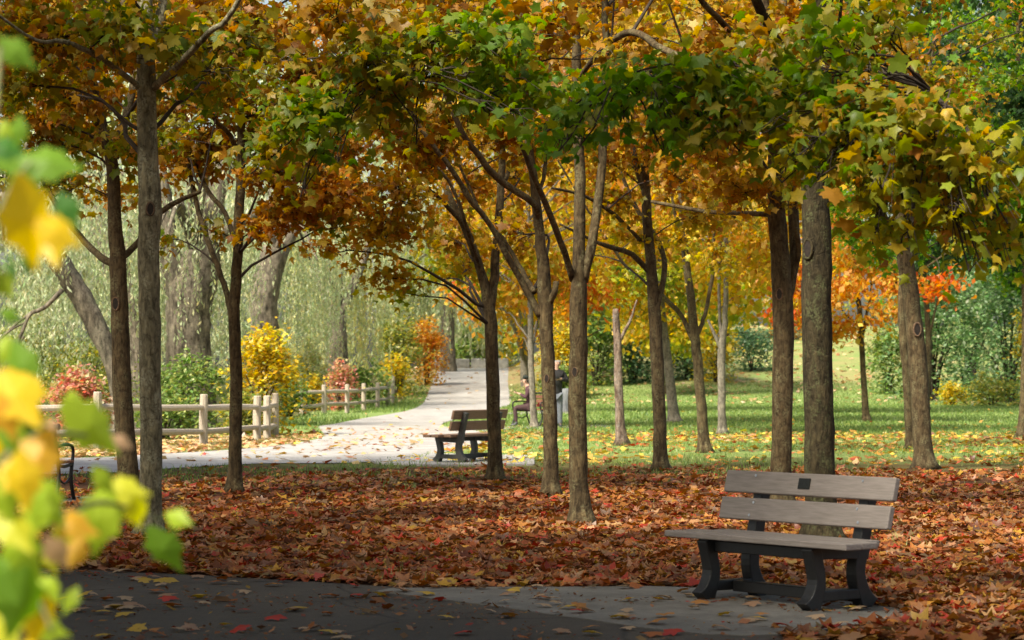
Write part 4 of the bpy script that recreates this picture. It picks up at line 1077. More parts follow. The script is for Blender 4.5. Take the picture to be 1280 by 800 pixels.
def boulder_wall():
    o = thing('stone_wall', 'low wall of pale grey squared armour stones at the head of the path', 'wall', (-2.6, 153, gz(-2.6, 153)))
    b0 = np.array(o.location)
    for k, (x, w) in enumerate([(-4.3, 1.1), (-3.1, 1.15), (-1.85, 1.2), (-.7, 1.0)]):
        b = MB(); y = 153 + rng.normal(0, .05)
        b.box((x, y, gz(x, y) + .22), (w, .6, .66 + rng.normal(0, .03)))
        q = b.build('stone', M['stone'], o, False, b0); bevel(q, .06, 2)
boulder_wall()

def standing_stone():
    b = MB(); c = P(704, 516, 90); x, y = c[0], c[1]
    ph = np.arange(12) * 2 * PI / 12; V = []; f = []
    for i, (h, w) in enumerate([(-.05, .27), (.1, .26), (.35, .24), (.6, .23), (.75, .20), (.83, .13), (.86, .04)]):
        V += [(w * math.cos(a) * (1 + .05 * math.sin(3 * a + i)) + .02 * i, .7 * w * math.sin(a), h) for a in ph]
    for i in range(6):
        f += [(i * 12 + j, i * 12 + (j + 1) % 12, (i + 1) * 12 + (j + 1) % 12, (i + 1) * 12 + j) for j in range(12)]
    f.append(tuple(72 + j for j in range(12)))
    b.add(V, f)
    m = plain('streaked_stone', (.07, .08, .092), (.22, .23, .24), 9, .9, .5, .02, (4, 4, .5))
    o = b.build('standing_stone', m); o.location = (x, y, gz(x, y)); tag(o, 'rounded pale grey streaked stone standing on the far path edge', 'stone')
standing_stone()

# ------------------------------------------------------------------ benches
def extrude_profile(mb, pts, u, half, mat=0):
    """closed outline pts [(v, z)] extruded along u by +-half"""
    n = len(pts)
    V = [(u - half, p[0], p[1]) for p in pts] + [(u + half, p[0], p[1]) for p in pts]
    f = [tuple(range(n - 1, -1, -1)), tuple(range(n, 2 * n))] + [(i, (i + 1) % n, n + (i + 1) % n, n + i) for i in range(n)]
    mb.add(V, f, mat)

def ribbon(pts, w):
    """closed outline of a flat band following pts with widths w"""
    p = catmull(pts, 12); ww = np.interp(np.linspace(0, len(w) - 1, 12), np.arange(len(w)), w) / 2
    t = norm(np.gradient(p, axis=0)); nrm = np.stack([-t[:, 1], t[:, 0]], 1)
    return [tuple(a) for a in p + nrm * ww[:, None]] + [tuple(a) for a in (p - nrm * ww[:, None])[::-1]]

def plank_bench(label, loc, rz, plank, frame, seat_len=1.80, back_len=1.66, plaque=False):
    """local: x along the bench, y to the rear (0 at the front feet), z up"""
    o = thing('park_bench', label, 'bench', loc, rz, 'plank park benches')
    for u in (-.54, .5):
        mb = MB(); hw = .05
        extrude_profile(mb, ribbon([(-.02, 0), (.03, .07), (.065, .18), (.045, .30), (.02, .41)], [.15, .10, .085, .085, .10]), u, hw)           # front leg
        extrude_profile(mb, ribbon([(.53, 0), (.47, .08), (.425, .20), (.43, .30), (.47, .41)], [.15, .11, .09, .09, .11]), u, hw * .98)          # rear leg
        extrude_profile(mb, [(.02, .055), (.48, .055), (.48, .125), (.02, .125)], u, hw * .94)                                                    # foot rail
        extrude_profile(mb, [(-.01, .335), (.50, .315), (.50, .40), (-.01, .412)], u, hw * .96)                                                   # seat bearer
        q = mb.build('side_frame', frame, o, False); bevel(q, .008, 2)
        mb = MB(); extrude_profile(mb, ribbon([(.455, .34), (.49, .52), (.535, .70), (.570, .82)], [.10, .085, .08, .07]), u, hw * .9)
        q = mb.build('back_upright', frame, o, False); bevel(q, .008, 2)
    mb = MB(); mb.box((-.02, .25, .085), (.93, .08, .075)); bevel(mb.build('stretcher', frame, o, False), .006)
    mb = MB(); mb.box((-.02, .075, .365), (.93, .06, .075)); bevel(mb.build('seat_beam', frame, o, False), .006)
    for k, (v, L) in enumerate([(.02, seat_len), (.175, seat_len - .02), (.33, seat_len - .3)]):
        mb = MB(); mb.box((-.02, v + .015, .4335), (L, .145, .042)); bevel(mb.build('seat_plank', plank, o, False), .008, 2)
    tilt = math.radians(14)
    R = np.array([(1, 0, 0), (0, math.cos(tilt), -math.sin(tilt) * -1), (0, -math.sin(tilt) * 1, math.cos(tilt))])
    R = np.array(Matrix.Rotation(-tilt, 3, 'X'))
    for k, (v, z) in enumerate([(.463, .60), (.512, .785)]):
        mb = MB(); mb.box((-.03, v - .012, z), (back_len, .045, .155), R)
        p = mb.build('back_plank', plank, o, False); bevel(p, .008, 2)
        for u in (-.54, .5):
            for dz in (-.045, .045):
                if k == 1 and dz < 0: continue
                b = MB(); c = np.array([u + rng.normal(0, .01), v - .012, z]) + R @ np.array([0, -.0235, dz])
                n = R @ np.array([0, -1, 0]); b.tube([c - n * .004, c + n * .004], .009, 10, 0, True)
                b.build('bolt', M['bolt'], p, False)
    if plaque:
        mb = MB(); mb.box(np.array((-.05, .50, .79)) + R @ np.array([0, -.0255, 0]), (.115, .006, .075), R)
        bevel(mb.build('plaque', M['plaque'], o, False), .002)
    return o
rzb = math.atan2(-.8, .6)
plank_bench('near grey plank bench with a small dark plaque on its top board', (1.642, 17.13, .010), rzb, M['plank'], M['frame'], plaque=True)
# second bench, seen from behind
b2 = g2(575, 578)
plank_bench('second plank bench, brown boards, seen from behind at the path edge', (b2[0] - .1, b2[1] - .05, .03), math.radians(238), M['plank_brown'], M['frame_grey'])

def iron_bench(label, loc, rz):
    """local: x along, -y front"""
    o = thing('iron_bench', label, 'bench', loc, rz, 'iron and slat benches')
    for u in (-.78, .78):
        b = MB()
        b.tube(catmull([(u, -.30, 0), (u, -.24, .12), (u, -.20, .28), (u, -.24, .43)], 9), .024, 8)
        b.tube(catmull([(u, .27, 0), (u, .22, .14), (u, .17, .30), (u, .20, .44), (u, .27, .66), (u, .34, .86)], 13), .024, 8)
        b.tube(catmull([(u, -.25, .425), (u, 0, .40), (u, .20, .425)], 7), .02, 8)
        b.tube(catmull([(u, -.20, .27), (u, 0, .20), (u, .18, .27)], 7), .014, 6)
        b.build('side_frame', M['iron'], o)
        b = MB(); b.tube(catmull([(u, .25, .63), (u, 0, .66), (u, -.22, .64), (u, -.27, .57), (u, -.24, .43)], 11), .021, 8)
        b.build('armrest', M['iron'], o)
    b = MB(); b.tube([(-.82, .345, .875), (.82, .345, .875)], .026, 8)
    for u in (-.84, .84): b.tube([(u - .02, .345, .875), (u, .345, .875), (u + .02, .345, .875)], [.03, .042, .03], 8)
    b.build('top_rail', M['iron'], o)
    for k in range(4):
        b = MB(); b.box((0, -.2 + k * .115, .452), (1.6, .095, .03)); bevel(b.build('seat_slat', M['slat'], o, False), .005)
    R = np.array(Matrix.Rotation(-math.radians(17), 3, 'X'))
    for k in range(3):
        b = MB(); b.box((0, .225 + k * .042, .55 + k * .115), (1.6, .028, .095), R); bevel(b.build('back_slat', M['slat'], o, False), .005)
    return o
ib = iron_bench('black iron bench with red-brown slats where the woman sits', (.62, 68.9, .02), math.radians(-62))
ib2 = copy_tree(ib)
c3 = g2(40, 628)
ib2.location = (c3[0] - .35, c3[1], .03); ib2.rotation_euler = (0, 0, math.radians(168))
ib2['label'] = 'black iron bench behind the yellow-green leaves at the left, facing the path'

# ------------------------------------------------------------------ people
M['skin'] = plain('skin', (.42, .25, .18), (.50, .31, .23), 12, .6, .05)
M['plum'] = plain('plum_coat_cloth', (.05, .02, .03), (.085, .036, .048), 25, .85, .3, .006)
M['plum_dark'] = plain('maroon_trouser_cloth', (.042, .02, .023), (.07, .034, .037), 25, .85, .3, .006)
M['black_cloth'] = plain('black_cloth', (.008, .008, .009), (.02, .02, .022), 25, .85, .3, .006)
M['beret'] = plain('beret_wool', (.012, .018, .016), (.03, .04, .035), 40, .95, .3, .004)
M['pink_cloth'] = plain('pink_scarf_cloth', (.5, .28, .30), (.66, .42, .42), 25, .9, .3, .006)
M['denim'] = plain('grey_denim', (.085, .098, .12), (.14, .155, .18), 25, .85, .3, .006)
M['boot'] = plain('boot_leather', (.02, .022, .026), (.05, .054, .06), 25, .5, .1, .003)
M['greyhair'] = plain('grey_hair', (.22, .21, .20), (.42, .41, .40), 60, .8, .5, .004, (1, 1, .3))
M['darkhair'] = plain('dark_hair', (.012, .009, .008), (.03, .022, .018), 60, .6, .5, .004)
M['screen'] = plain('phone_case', (.012, .013, .014), (.025, .026, .028), 20, .25, 0, .001)

def skin_obj(name, verts, edges, radii, mat, parent, sub=2, rootv=0):
    me = bpy.data.meshes.new(name); me.from_pydata([tuple(v) for v in verts], edges, [])
    me.materials.append(mat)
    o = link(name, me, parent)
    m = o.modifiers.new('skin', 'SKIN'); m.use_smooth_shade = True
    lay = me.skin_vertices[0]
    for i, r in enumerate(radii):
        lay.data[i].radius = (r, r) if not isinstance(r, tuple) else r
        lay.data[i].use_root = (i == rootv)
    s = o.modifiers.new('sub', 'SUBSURF'); s.levels = sub; s.render_levels = sub
    return o

def hand_chain(V, E, R, wrist, direction, side, curl):
    """palm with five unequal fingers added to a skin skeleton; wrist is a vertex index"""
    d = norm(np.array(direction, float)); s = norm(np.array(side, float)); c = np.array(curl, float)
    w = np.array(V[wrist])
    palm = len(V); V.append(w + d * .075); E.append((wrist, palm)); R.append(.026)
    for k, (off, L) in enumerate([(-.030, .075), (-.010, .085), (.010, .08), (.028, .065)]):
        a = len(V); V.append(w + d * .095 + s * off); E.append((palm, a)); R.append(.0095)
        b = len(V); V.append(w + d * (.095 + L * .5) + s * off + c * .015); E.append((a, b)); R.append(.0088)
        e = len(V); V.append(w + d * (.095 + L * .8) + s * off + c * .045); E.append((b, e)); R.append(.0078)
    a = len(V); V.append(w + d * .045 - s * .035); E.append((wrist, a)); R.append(.012)
    b = len(V); V.append(w + d * .085 - s * .05 + c * .02); E.append((a, b)); R.append(.0095)

def head_extras(o, c, facing, hair_mat, R=.098):
    """nose, eyes, mouth, ears on a head at c; facing is a unit vector"""
    f = np.array(facing, float); s = np.cross(f, [0, 0, 1.0]); up = np.array([0, 0, 1.0])
    b = MB()
    b.tube([c + f * R * .86 + up * .015, c + f * R * 1.12 - up * .02, c + f * R * .9 - up * .03], [.008, .015, .010], 8)
    for k in (-1, 1):
        b.tube([c + s * k * R * .84 + up * .02 - f * .01, c + s * k * R * .96 - f * .014, c + s * k * R * .86 - up * .03 - f * .005], [.010, .017, .008], 7)
    b.build('face_features', M['skin'], o)
    e = MB()
    for k in (-1, 1):
        p = c + f * R * .86 + s * k * .032 + up * .022; e.tube([p - f * .008, p + f * .008], [.011, .008], 8)
    p = c + f * R * .88 - up * .05; e.tube([p - s * .022, p + f * .005, p + s * .022], [.004, .007, .004], 6)
    e.build('eyes_and_mouth', M['darkhair'], o)

def woman():
    Z = 68.55; k = Z / F
    ox = .05
    o = thing('person', 'seated person in a dark beret and plum coat looking at a phone', 'person', (.43 + ox, Z, .02))
    # local: x towards -x is forward
    def L(x, h, y=0): return np.array([x - .43, y, h - .02])
    # body: trunk, neck, head, arms, hands, legs as one surface
    V = [L(.43, .56), L(.44, .74), L(.42, .92), L(.39, 1.06), L(.345, 1.135), L(.30, 1.21), L(.285, 1.29)]
    E = [(i, i + 1) for i in range(6)]; R = [.12, .11, .12, .085, .046, .082, .07]
    for sy in (-1, 1):
        i = len(V); V += [L(.40, 1.05, sy * .16), L(.33, .80, sy * .20), L(.14, .90, sy * .07)]; E += [(3, i), (i, i + 1), (i + 1, i + 2)]; R += [.05, .038, .026]
        hand_chain(V, E, R, i + 2, (-1, -sy * .15, .15), (0, sy, .3), (.4, -sy * .5, 0.5))
        i = len(V); V += [L(.40, .53, sy * .09), L(.03, .515, sy * .10), L(.05, .27, sy * .10), L(.07, .08, sy * .10), L(-.06, .045, sy * .10)]
        E += [(0, i), (i, i + 1), (i + 1, i + 2), (i + 2, i + 3), (i + 3, i + 4)]; R += [.078, .055, .048, .034, .03]
    skin_obj('body', V, E, R, M['skin'], o)
    # coat
    V = [L(.45, .52), L(.45, .66), L(.445, .80), L(.42, .94), L(.395, 1.05), L(.37, 1.10)]; E = [(i, i + 1) for i in range(5)]; R = [.155, .145, .14, .14, .11, .07]
    for sy in (-1, 1):
        i = len(V); V += [L(.40, 1.04, sy * .17), L(.33, .79, sy * .205), L(.17, .885, sy * .09)]; E += [(4, i), (i, i + 1), (i + 1, i + 2)]; R += [.07, .058, .042]
        i = len(V); V += [L(.30, .55, sy * .10)]; E += [(0, i)]; R += [.095]
    skin_obj('coat', V, E, R, M['plum'], o)
    V = [L(.42, .55)]; E = []; R = [.12]
    for sy in (-1, 1):
        i = len(V); V += [L(.36, .535, sy * .095), L(.03, .52, sy * .10), L(.045, .30, sy * .10), L(.065, .12, sy * .10)]
        E += [(0, i), (i, i + 1), (i + 1, i + 2), (i + 2, i + 3)]; R += [.09, .068, .058, .046]
    skin_obj('trousers', V, E, R, M['plum_dark'], o)
    for sy in (-1, 1):
        skin_obj('boot', [L(.07, .17, sy * .10), L(.072, .075, sy * .10), L(-.02, .05, sy * .10), L(-.10, .04, sy * .10)], [(0, 1), (1, 2), (2, 3)], [.05, .052, .045, .036], M['boot'], o)
    skin_obj('scarf', [L(.375, 1.09, -.05), L(.31, 1.08, 0), L(.37, 1.09, .05), L(.40, 1.11, 0)], [(0, 1), (1, 2), (2, 3), (3, 0)], [.04, .045, .04, .035], M['pink_cloth'], o)
    c = L(.29, 1.245)
    head_extras(o, c, (-1, 0, -.15), None, .095)
    skin_obj('hair', [c + [.03, -.055, .0], c + [.07, 0, .0], c + [.03, .055, .0], c + [.075, 0, -.06]], [(0, 1), (1, 2), (1, 3)], [.045, .05, .045, .045], M['darkhair'], o)
    skin_obj('beret', [c + [-.06, 0, .075], c + [0, 0, .095], c + [.07, 0, .085], c + [.12, 0, .06]], [(0, 1), (1, 2), (2, 3)], [(.07, .045), (.115, .06), (.11, .055), (.06, .04)], M['beret'], o)
    ph = MB(); Rr = np.array(Matrix.Rotation(math.radians(-38), 3, 'Y')); ph.box((0, 0, 0), (.012, .078, .16), Rr)
    q = ph.build('phone', M['screen']); q.location = (ox + .02, Z, .98); bevel(q, .004); tag(q, 'dark phone held up in the seated person\'s hands', 'phone')
woman()

def man():
    Z = 67.2
    x0 = (694.5 - 640) * Z / F
    o = thing('person', 'grey-haired person in a black jacket standing behind the maple, hands at chest', 'person', (x0, Z, .012))
    def L(x, h, y=0): return np.array([x, y, h])
    # faces the camera (-y); head turned a little
    V = [L(0, .95), L(0, 1.12), L(0, 1.30), L(.0, 1.46), L(.02, 1.56, -.01), L(.045, 1.665, -.02), L(.045, 1.74, -.01)]
    E = [(i, i + 1) for i in range(6)]; R = [.105, .10, .11, .085, .05, .088, .075]
    for sx in (-1, 1):
        i = len(V); V += [L(sx * .19, 1.43), L(sx * .29, 1.24, -.04), L(sx * .10, 1.29, -.25)]; E += [(3, i), (i, i + 1), (i + 1, i + 2)]; R += [.06, .045, .03]
        hand_chain(V, E, R, i + 2, (-sx * .8, -.35, .12), (0, .2, 1), (-sx * .3, .7, 0))
        i = len(V); V += [L(sx * .095, .88), L(sx * .11, .50, -.01), L(sx * .12, .10, .01), L(sx * .13, .04, -.14)]
        E += [(0, i), (i, i + 1), (i + 1, i + 2), (i + 2, i + 3)]; R += [.07, .045, .028, .024]
    skin_obj('body', V, E, R, M['skin'], o)
    V = [L(0, .80), L(0, 1.0), L(0, 1.15), L(0, 1.30), L(0, 1.44), L(.015, 1.56)]; E = [(i, i + 1) for i in range(5)]; R = [(.20, .17), (.19, .165), (.19, .165), (.20, .17), (.16, .14), .085]
    for sx in (-1, 1):
        i = len(V); V += [L(sx * .20, 1.42), L(sx * .305, 1.23, -.04), L(sx * .145, 1.28, -.22)]; E += [(4, i), (i, i + 1), (i + 1, i + 2)]; R += [.082, .066, .05]
    skin_obj('jacket', V, E, R, M['black_cloth'], o)
    V = [L(0, .93)]; E = []; R = [(.16, .13)]
    for sx in (-1, 1):
        i = len(V); V += [L(sx * .10, .84), L(sx * .11, .48, -.01), L(sx * .12, .07, .01)]; E += [(0, i), (i, i + 1), (i + 1, i + 2)]; R += [.10, .08, .07]
    skin_obj('trousers', V, E, R, M['denim'], o)
    for sx in (-1, 1):
        skin_obj('shoe', [L(sx * .12, .06, .03), L(sx * .125, .05, -.08), L(sx * .135, .04, -.17)], [(0, 1), (1, 2)], [.048, .048, .036], M['boot'], o)
    c = L(.045, 1.695, -.015)
    head_extras(o, c, norm(np.array((.25, -1, -.1))), None, .097)
    skin_obj('hair', [c + [-.06, .02, .04], c + [0, .0, .085], c + [.06, .02, .04], c + [0, .07, .02]], [(0, 1), (1, 2), (1, 3)], [.05, .062, .05, .06], M['greyhair'], o)
    b = MB(); b.box((0, 0, 0), (.13, .06, .08)); b.tube([(0, -.03, 0), (0, -.08, 0)], .033, 12)
    q = b.build('camera_body', M['screen'], None, False); q.location = (x0 + .04, Z - .33, 1.33); bevel(q, .006)
    q.name = 'compact_camera'; tag(q, 'small black camera held at the chest of the standing person', 'camera')
man()
bag = skin_obj('handbag', [(0, 0, .1), (.04, 0, .2), (.1, 0, .1)], [(0, 1), (1, 2), (2, 0)], [(.09, .07), (.05, .05), (.09, .07)], plain('red_bag_cloth', (.5, .04, .03), (.7, .09, .05), 20, .6, .2), None)
bag.location = ((673 - 640) * 68.6 / F - .03, 68.75, .47); tag(bag, 'small bright red bag lying on the seat of the iron bench', 'bag')

# ------------------------------------------------------------------ leaf litter
BX0, BX1 = -9.0, 12.0
asph = np.array(asphalt_pts); padp = smooth_poly(np.asarray(pad_pts)[:, :2], 1)
def inside(poly, x, y):
    r = np.zeros(len(x), bool); n = len(poly); j = n - 1
    for i in range(n):
        xi, yi = poly[i]; xj, yj = poly[j]
        c = ((yi > y) != (yj > y)) & (x < (xj - xi) * (y - yi) / (yj - yi + 1e-12) + xi)
        r ^= c; j = i
    return r
_pl = np.array(PATH_L); _pr = np.array(PATH_R)
path_poly = np.vstack([_pl, _pr[::-1]])
gp = np.random.default_rng(3)
_grid = gp.normal(size=(90, 90))
def vnoise(x, y, s):
    u = (x / s) % 80; v = (y / s) % 80
    i = u.astype(int); j = v.astype(int); a = u - i; b = v - j; a = a * a * (3 - 2 * a); b = b * b * (3 - 2 * b)
    g = _grid
    return g[i, j] * (1 - a) * (1 - b) + g[i + 1, j] * a * (1 - b) + g[i, j + 1] * (1 - a) * b + g[i + 1, j + 1] * a * b

def ground_leaves(n, x0, x1, y0, y1, pal, size, keepfun, tv, tf, name, label, lift=.012, tilt=.27, zadd=0.0):
    x = rng.uniform(x0, x1, n); y = np.sqrt(rng.uniform(y0 ** 2, y1 ** 2, n)) if False else rng.uniform(y0, y1, n)
    fr = np.abs(x) < y * .215 + 1.3
    x, y = x[fr], y[fr]
    k = rng.uniform(size=len(x)) < keepfun(x, y)
    x, y = x[k], y[k]; m = len(x)
    p = np.stack([x, y, hgt(x, y) + lift + rng.uniform(0, .03, m) + zadd], 1)
    az = rng.uniform(0, 2 * PI, m); dr = rng.normal(0, tilt, m)
    t = np.stack([np.cos(az) * np.cos(dr), np.sin(az) * np.cos(dr), np.sin(dr)], 1)
    up = np.stack([rng.normal(0, tilt, m), rng.normal(0, tilt, m), np.ones(m) * np.where(rng.uniform(size=m) < .5, 1, -1)], 1)
    nn = norm(up - (up * t).sum(1, keepdims=True) * t)
    C, I = pick(pal, m, .2)
    S = size * np.clip(np.exp(rng.normal(0, .26, m)), .45, 1.6)
    return p, t, nn, S, C, I

# leaf carpet under the maples
def keep_carpet(x, y):
    d = 1 - sm(27, 47, y + 3.2 * vnoise(x, y, 2.5) - .42 * x)
    d = d * np.clip(.95 + .36 * vnoise(x + 30, y + 9, 1.1) + .2 * vnoise(x, y + 50, .4), .10, 1)
    d = np.where(inside(asph, x, y) | inside(padp, x, y), 0, d)
    d = np.where(inside(path_poly, x, y), .012, d)
    return d
parts = []
for (n, y0, y1) in [(23000, 14.8, 21), (27000, 21, 29), (22000, 29, 40), (9000, 40, 54)]:
    w = .215 * y1 + 1.3
    parts.append(ground_leaves(n, -w, w, y0, y1, 'litter', .108, keep_carpet, LEAF_V, LEAF_F, '', ''))
p, t, nn, S, C, I = [np.concatenate(a) for a in zip(*parts)]
near = np.argsort(p[:, 1])
single_carpet = near[:150]
mask = np.ones(len(p), bool); mask[single_carpet] = False
V = inst(LEAF_V, p[mask], t[mask], nn[mask], S[mask], rng.uniform(-1.8, 3.0, mask.sum()))
tag(poly_mesh(LEAF_V, LEAF_F, int(mask.sum()), V, C[mask], 'fallen_leaves', M['fallen']), 'thick carpet of rust and orange maple leaves under the grove', 'leaf litter', None, 'stuff')

def col_word(c):
    r, g, b = c
    if g < r * .22: return 'red'
    if g < r * .42: return 'rust-orange'
    if g > r * .6 and b < r * .3: return 'yellow'
    if b > r * .32: return 'pale tan'
    return 'amber'
GL = 'single fallen leaves nearest the camera'
def zone(px):
    for lim, w in ((250, 'below the stout grey-green trunk'), (480, 'below the slender left maple'), (660, 'below the second bench'), (800, 'below the tallest middle maple'), (905, 'left of the near bench'), (1110, 'behind the near bench')):
        if px < lim: return w
    return 'right of the near bench'
for i in single_carpet:
    c = PAL['litter'][I[i]][0]
    o = place_leaf('fallen_leaf', leaf_mesh('f', c, M['fallen']), p[i], t[i], nn[i], S[i])
    tag(o, '%s %s maple leaf in the litter edge %s' % ('large' if S[i] > .125 else 'small', col_word(c), zone(640 + F * p[i][0] / p[i][1])), 'leaf', GL)

# scattered leaves on the pavement and the pad
PAVE = {'litter': PAL['litter']}
PAL['pave'] = [((.44, .20, .06), 3), ((.55, .36, .06), 4), ((.46, .045, .03), 3), ((.44, .31, .20), 7), ((.36, .22, .14), 4), ((.40, .13, .04), 3)]
cnt = 0; pave = []
for k in range(4000):
    if cnt >= 150: break
    x = random.uniform(-3.9, 2.7); y = 14.9 + 5.5 * random.random() ** 1.0
    q = np.array([x]), np.array([y])
    on_pad = inside(padp, *q)[0]
    if not (on_pad or inside(asph, *q)[0]): continue
    if inside(asph, q[0], q[1] + 1.2)[0] and vnoise(q[0], q[1], .8)[0] < random.uniform(-.9, .9): continue
    i = int(rng.choice(len(PAL['pave']), p=np.array([w for c, w in PAL['pave']]) / 24.0)); c = PAL['pave'][i][0]
    az = random.uniform(0, 2 * PI); dr = random.gauss(0, .12)
    t1 = np.array([math.cos(az) * math.cos(dr), math.sin(az) * math.cos(dr), math.sin(dr)])
    up = np.array([random.gauss(0, .18), random.gauss(0, .18), 1.0]); n1 = norm(up - up.dot(t1) * t1)
    s = .125 * random.uniform(.7, 1.2)
    o = place_leaf('fallen_leaf', leaf_mesh('f', c, M['fallen']), np.array([x, y, .010 + .018 + (.006 if on_pad else 0)]), t1, n1, s)
    where = 'on the pale concrete pad' if on_pad else ('on the leafy rim of the asphalt' if not inside(asph, q[0], q[1] + .8)[0] else 'lying out on the dark asphalt')
    pave.append((x / y, col_word(c), where, o))
    cnt += 1
ORD = 'leftmost second third fourth fifth sixth seventh eighth ninth tenth eleventh twelfth thirteenth fourteenth fifteenth sixteenth seventeenth eighteenth nineteenth twentieth'.split()
classes = {}
for e in sorted(pave, key=lambda e: e[0]): classes.setdefault((e[1], e[2]), []).append(e[3])
for (cw, wh), obs in classes.items():
    n = len(obs)
    for i, o in enumerate(obs):
        if n == 1: lb = 'only %s maple leaf %s' % (cw, wh)
        elif i <= (n - 1) // 2: lb = '%s of the %s maple leaves %s' % (ORD[i] if i == 0 else ORD[min(i, 19)] + ' from left', cw, wh)
        else: lb = '%s of the %s maple leaves %s' % ('rightmost' if i == n - 1 else ORD[min(n - 1 - i, 19)] + ' from right', cw, wh)
        tag(o, lb, 'leaf', 'leaves scattered on the pavement')

def keep_pave(x, y): return np.where(inside(asph, x, y) | inside(padp, x, y), np.clip(.35 + .5 * vnoise(x, y, .7), .04, 1), 0)
cp, ct, cn, cs_, cc_, ci_ = ground_leaves(9000, -4.5, 3.2, 14.8, 20.6, 'litter', .026, keep_pave, QUAD_V, QUAD_F, '', '')
cp[:, 2] = .018 + rng.uniform(0, .006, len(cp))
V = inst(QUAD_V, cp, ct, cn, cs_ * np.exp(rng.normal(0, .45, len(cp))))
tag(poly_mesh(QUAD_V, QUAD_F, len(cp), V, cc_ * .7, 'leaf_crumbs', M['fallen']), 'crushed leaf crumbs and grit strewn over the pavement', 'leaf litter', None, 'stuff')

# thinner yellow scatter on the lawn, the verge and the bank
def keep_lawn(x, y):
    d = (1 - sm(56, 76, y + 5 * vnoise(x, y, 4))) * .9 + .06
    d = d * np.clip(.6 + .5 * vnoise(x + 11, y + 3, 1.7), .08, 1)
    return np.where(inside(path_poly, x, y), .03, d)
parts = []
for (n, y0, y1, s, pal) in [(10000, 42, 62, .13, 'litter_y'), (7000, 48, 70, .13, 'litter'), (9000, 62, 110, .15, 'litter_y')]:
    w = .215 * y1 + 1.3
    parts.append(ground_leaves(n, -w, w, y0, y1, pal, s, keep_lawn, QUAD_V, QUAD_F, '', ''))
def keep_bank(x, y): return np.where(inside(path_poly, x, y), .05, np.clip(.5 + .5 * vnoise(x, y, 3.0), 0, 1))
parts.append(ground_leaves(9000, -6, 26, 108, 172, 'litter_pale', .22, keep_bank, QUAD_V, QUAD_F, '', ''))
def keep_verge(x, y): return np.where(inside(path_poly, x, y), .03, (x < -2.5) * .8 * (1 - sm(54, 62, y)))
parts.append(ground_leaves(16000, -12, -2.0, 43, 62, 'litter_pale', .14, keep_verge, QUAD_V, QUAD_F, '', ''))
def keep_onpath(x, y): return np.where(inside(path_poly, x, y), .9, 0) * np.clip(.4 + .6 * vnoise(x, y, 2.2), 0, 1)
parts.append(ground_leaves(600, -7, 0, 50, 66, 'litter_pale', .13, keep_onpath, QUAD_V, QUAD_F, '', ''))
p, t, nn, S, C, I = [np.concatenate(a) for a in zip(*parts)]
V = inst(QUAD_V, p, t, nn, S * 1.1, rng.uniform(-2, 3, len(p)))
tag(poly_mesh(QUAD_V, QUAD_F, len(p), V, C, 'scattered_leaves', M['fallen']), 'thin scatter of yellow and tan leaves over the lawn, verge and bank', 'leaf litter', None, 'stuff')

# ------------------------------------------------------------------ grass
def grass(n, x0, x1, y0, y1, keep, h, w, name, label):
    x = rng.uniform(x0, x1, n); y = rng.uniform(y0, y1, n)
    k = (np.abs(x) < y * .215 + .8) & (rng.uniform(size=n) < keep(x, y)) & ~inside(path_poly, x, y) & ~inside(asph, x, y) & ~inside(padp, x, y)
    x, y = x[k], y[k]; m = len(x)
    p = np.stack([x, y, hgt(x, y) - .005], 1); hh = h * rng.uniform(.5, 1.3, m); az = rng.uniform(0, 2 * PI, m)
    b = np.stack([np.cos(az), np.sin(az), np.zeros(m)], 1) * (w * rng.uniform(.6, 1.2, m))[:, None]
    tip = p + np.stack([rng.normal(0, .35, m) * hh, rng.normal(0, .35, m) * hh, hh], 1)
    V = np.stack([p - b, p + b, tip], 1).reshape(-1, 3)
    cs = np.array([(.15, .25, .055), (.20, .30, .075), (.28, .35, .11), (.10, .18, .045)])
    C = cs[rng.integers(4, size=m)] * np.exp(rng.normal(0, .15, (m, 1)))
    return V, C
def k_mid(x, y):
    d = sm(31, 43, y - .35 * x + 3 * vnoise(x, y, 2.0)) * (1 - sm(66, 74, y))
    return d * np.clip(.55 + .6 * vnoise(x + 5, y, 1.4), 0, 1)
def k_edge(x, y):
    return np.clip(vnoise(x + 40, y, .5) - .9, 0, 1) * (1 - sm(22, 34, y)) * .8
def k_lawn(x, y): return np.where(y > 60, .9, 0) * (x > -2.5)
def k_verge(x, y): return ((x < -2.5) & (x > -6.8)) * np.clip(.5 + .6 * vnoise(x, y, 2), 0, 1)
Vs, Cs = zip(grass(120000, -14, 14, 30, 74, k_mid, .085, .011, '', ''), grass(30000, -6, 8, 15, 34, k_edge, .10, .006, '', ''),
             grass(110000, -3, 26, 60, 126, k_lawn, .08, .022, '', ''), grass(40000, -10, -2, 70, 130, k_verge, .13, .02, '', ''))
V = np.vstack(Vs); C = np.clip(np.vstack(Cs), 0, .6)
tag(poly_mesh(np.zeros((3, 3)), [(0, 1, 2)], len(C), V, C, 'grass', M['grass']), 'short green park grass showing between fallen leaves and over the lawn', 'grass', None, 'stuff')

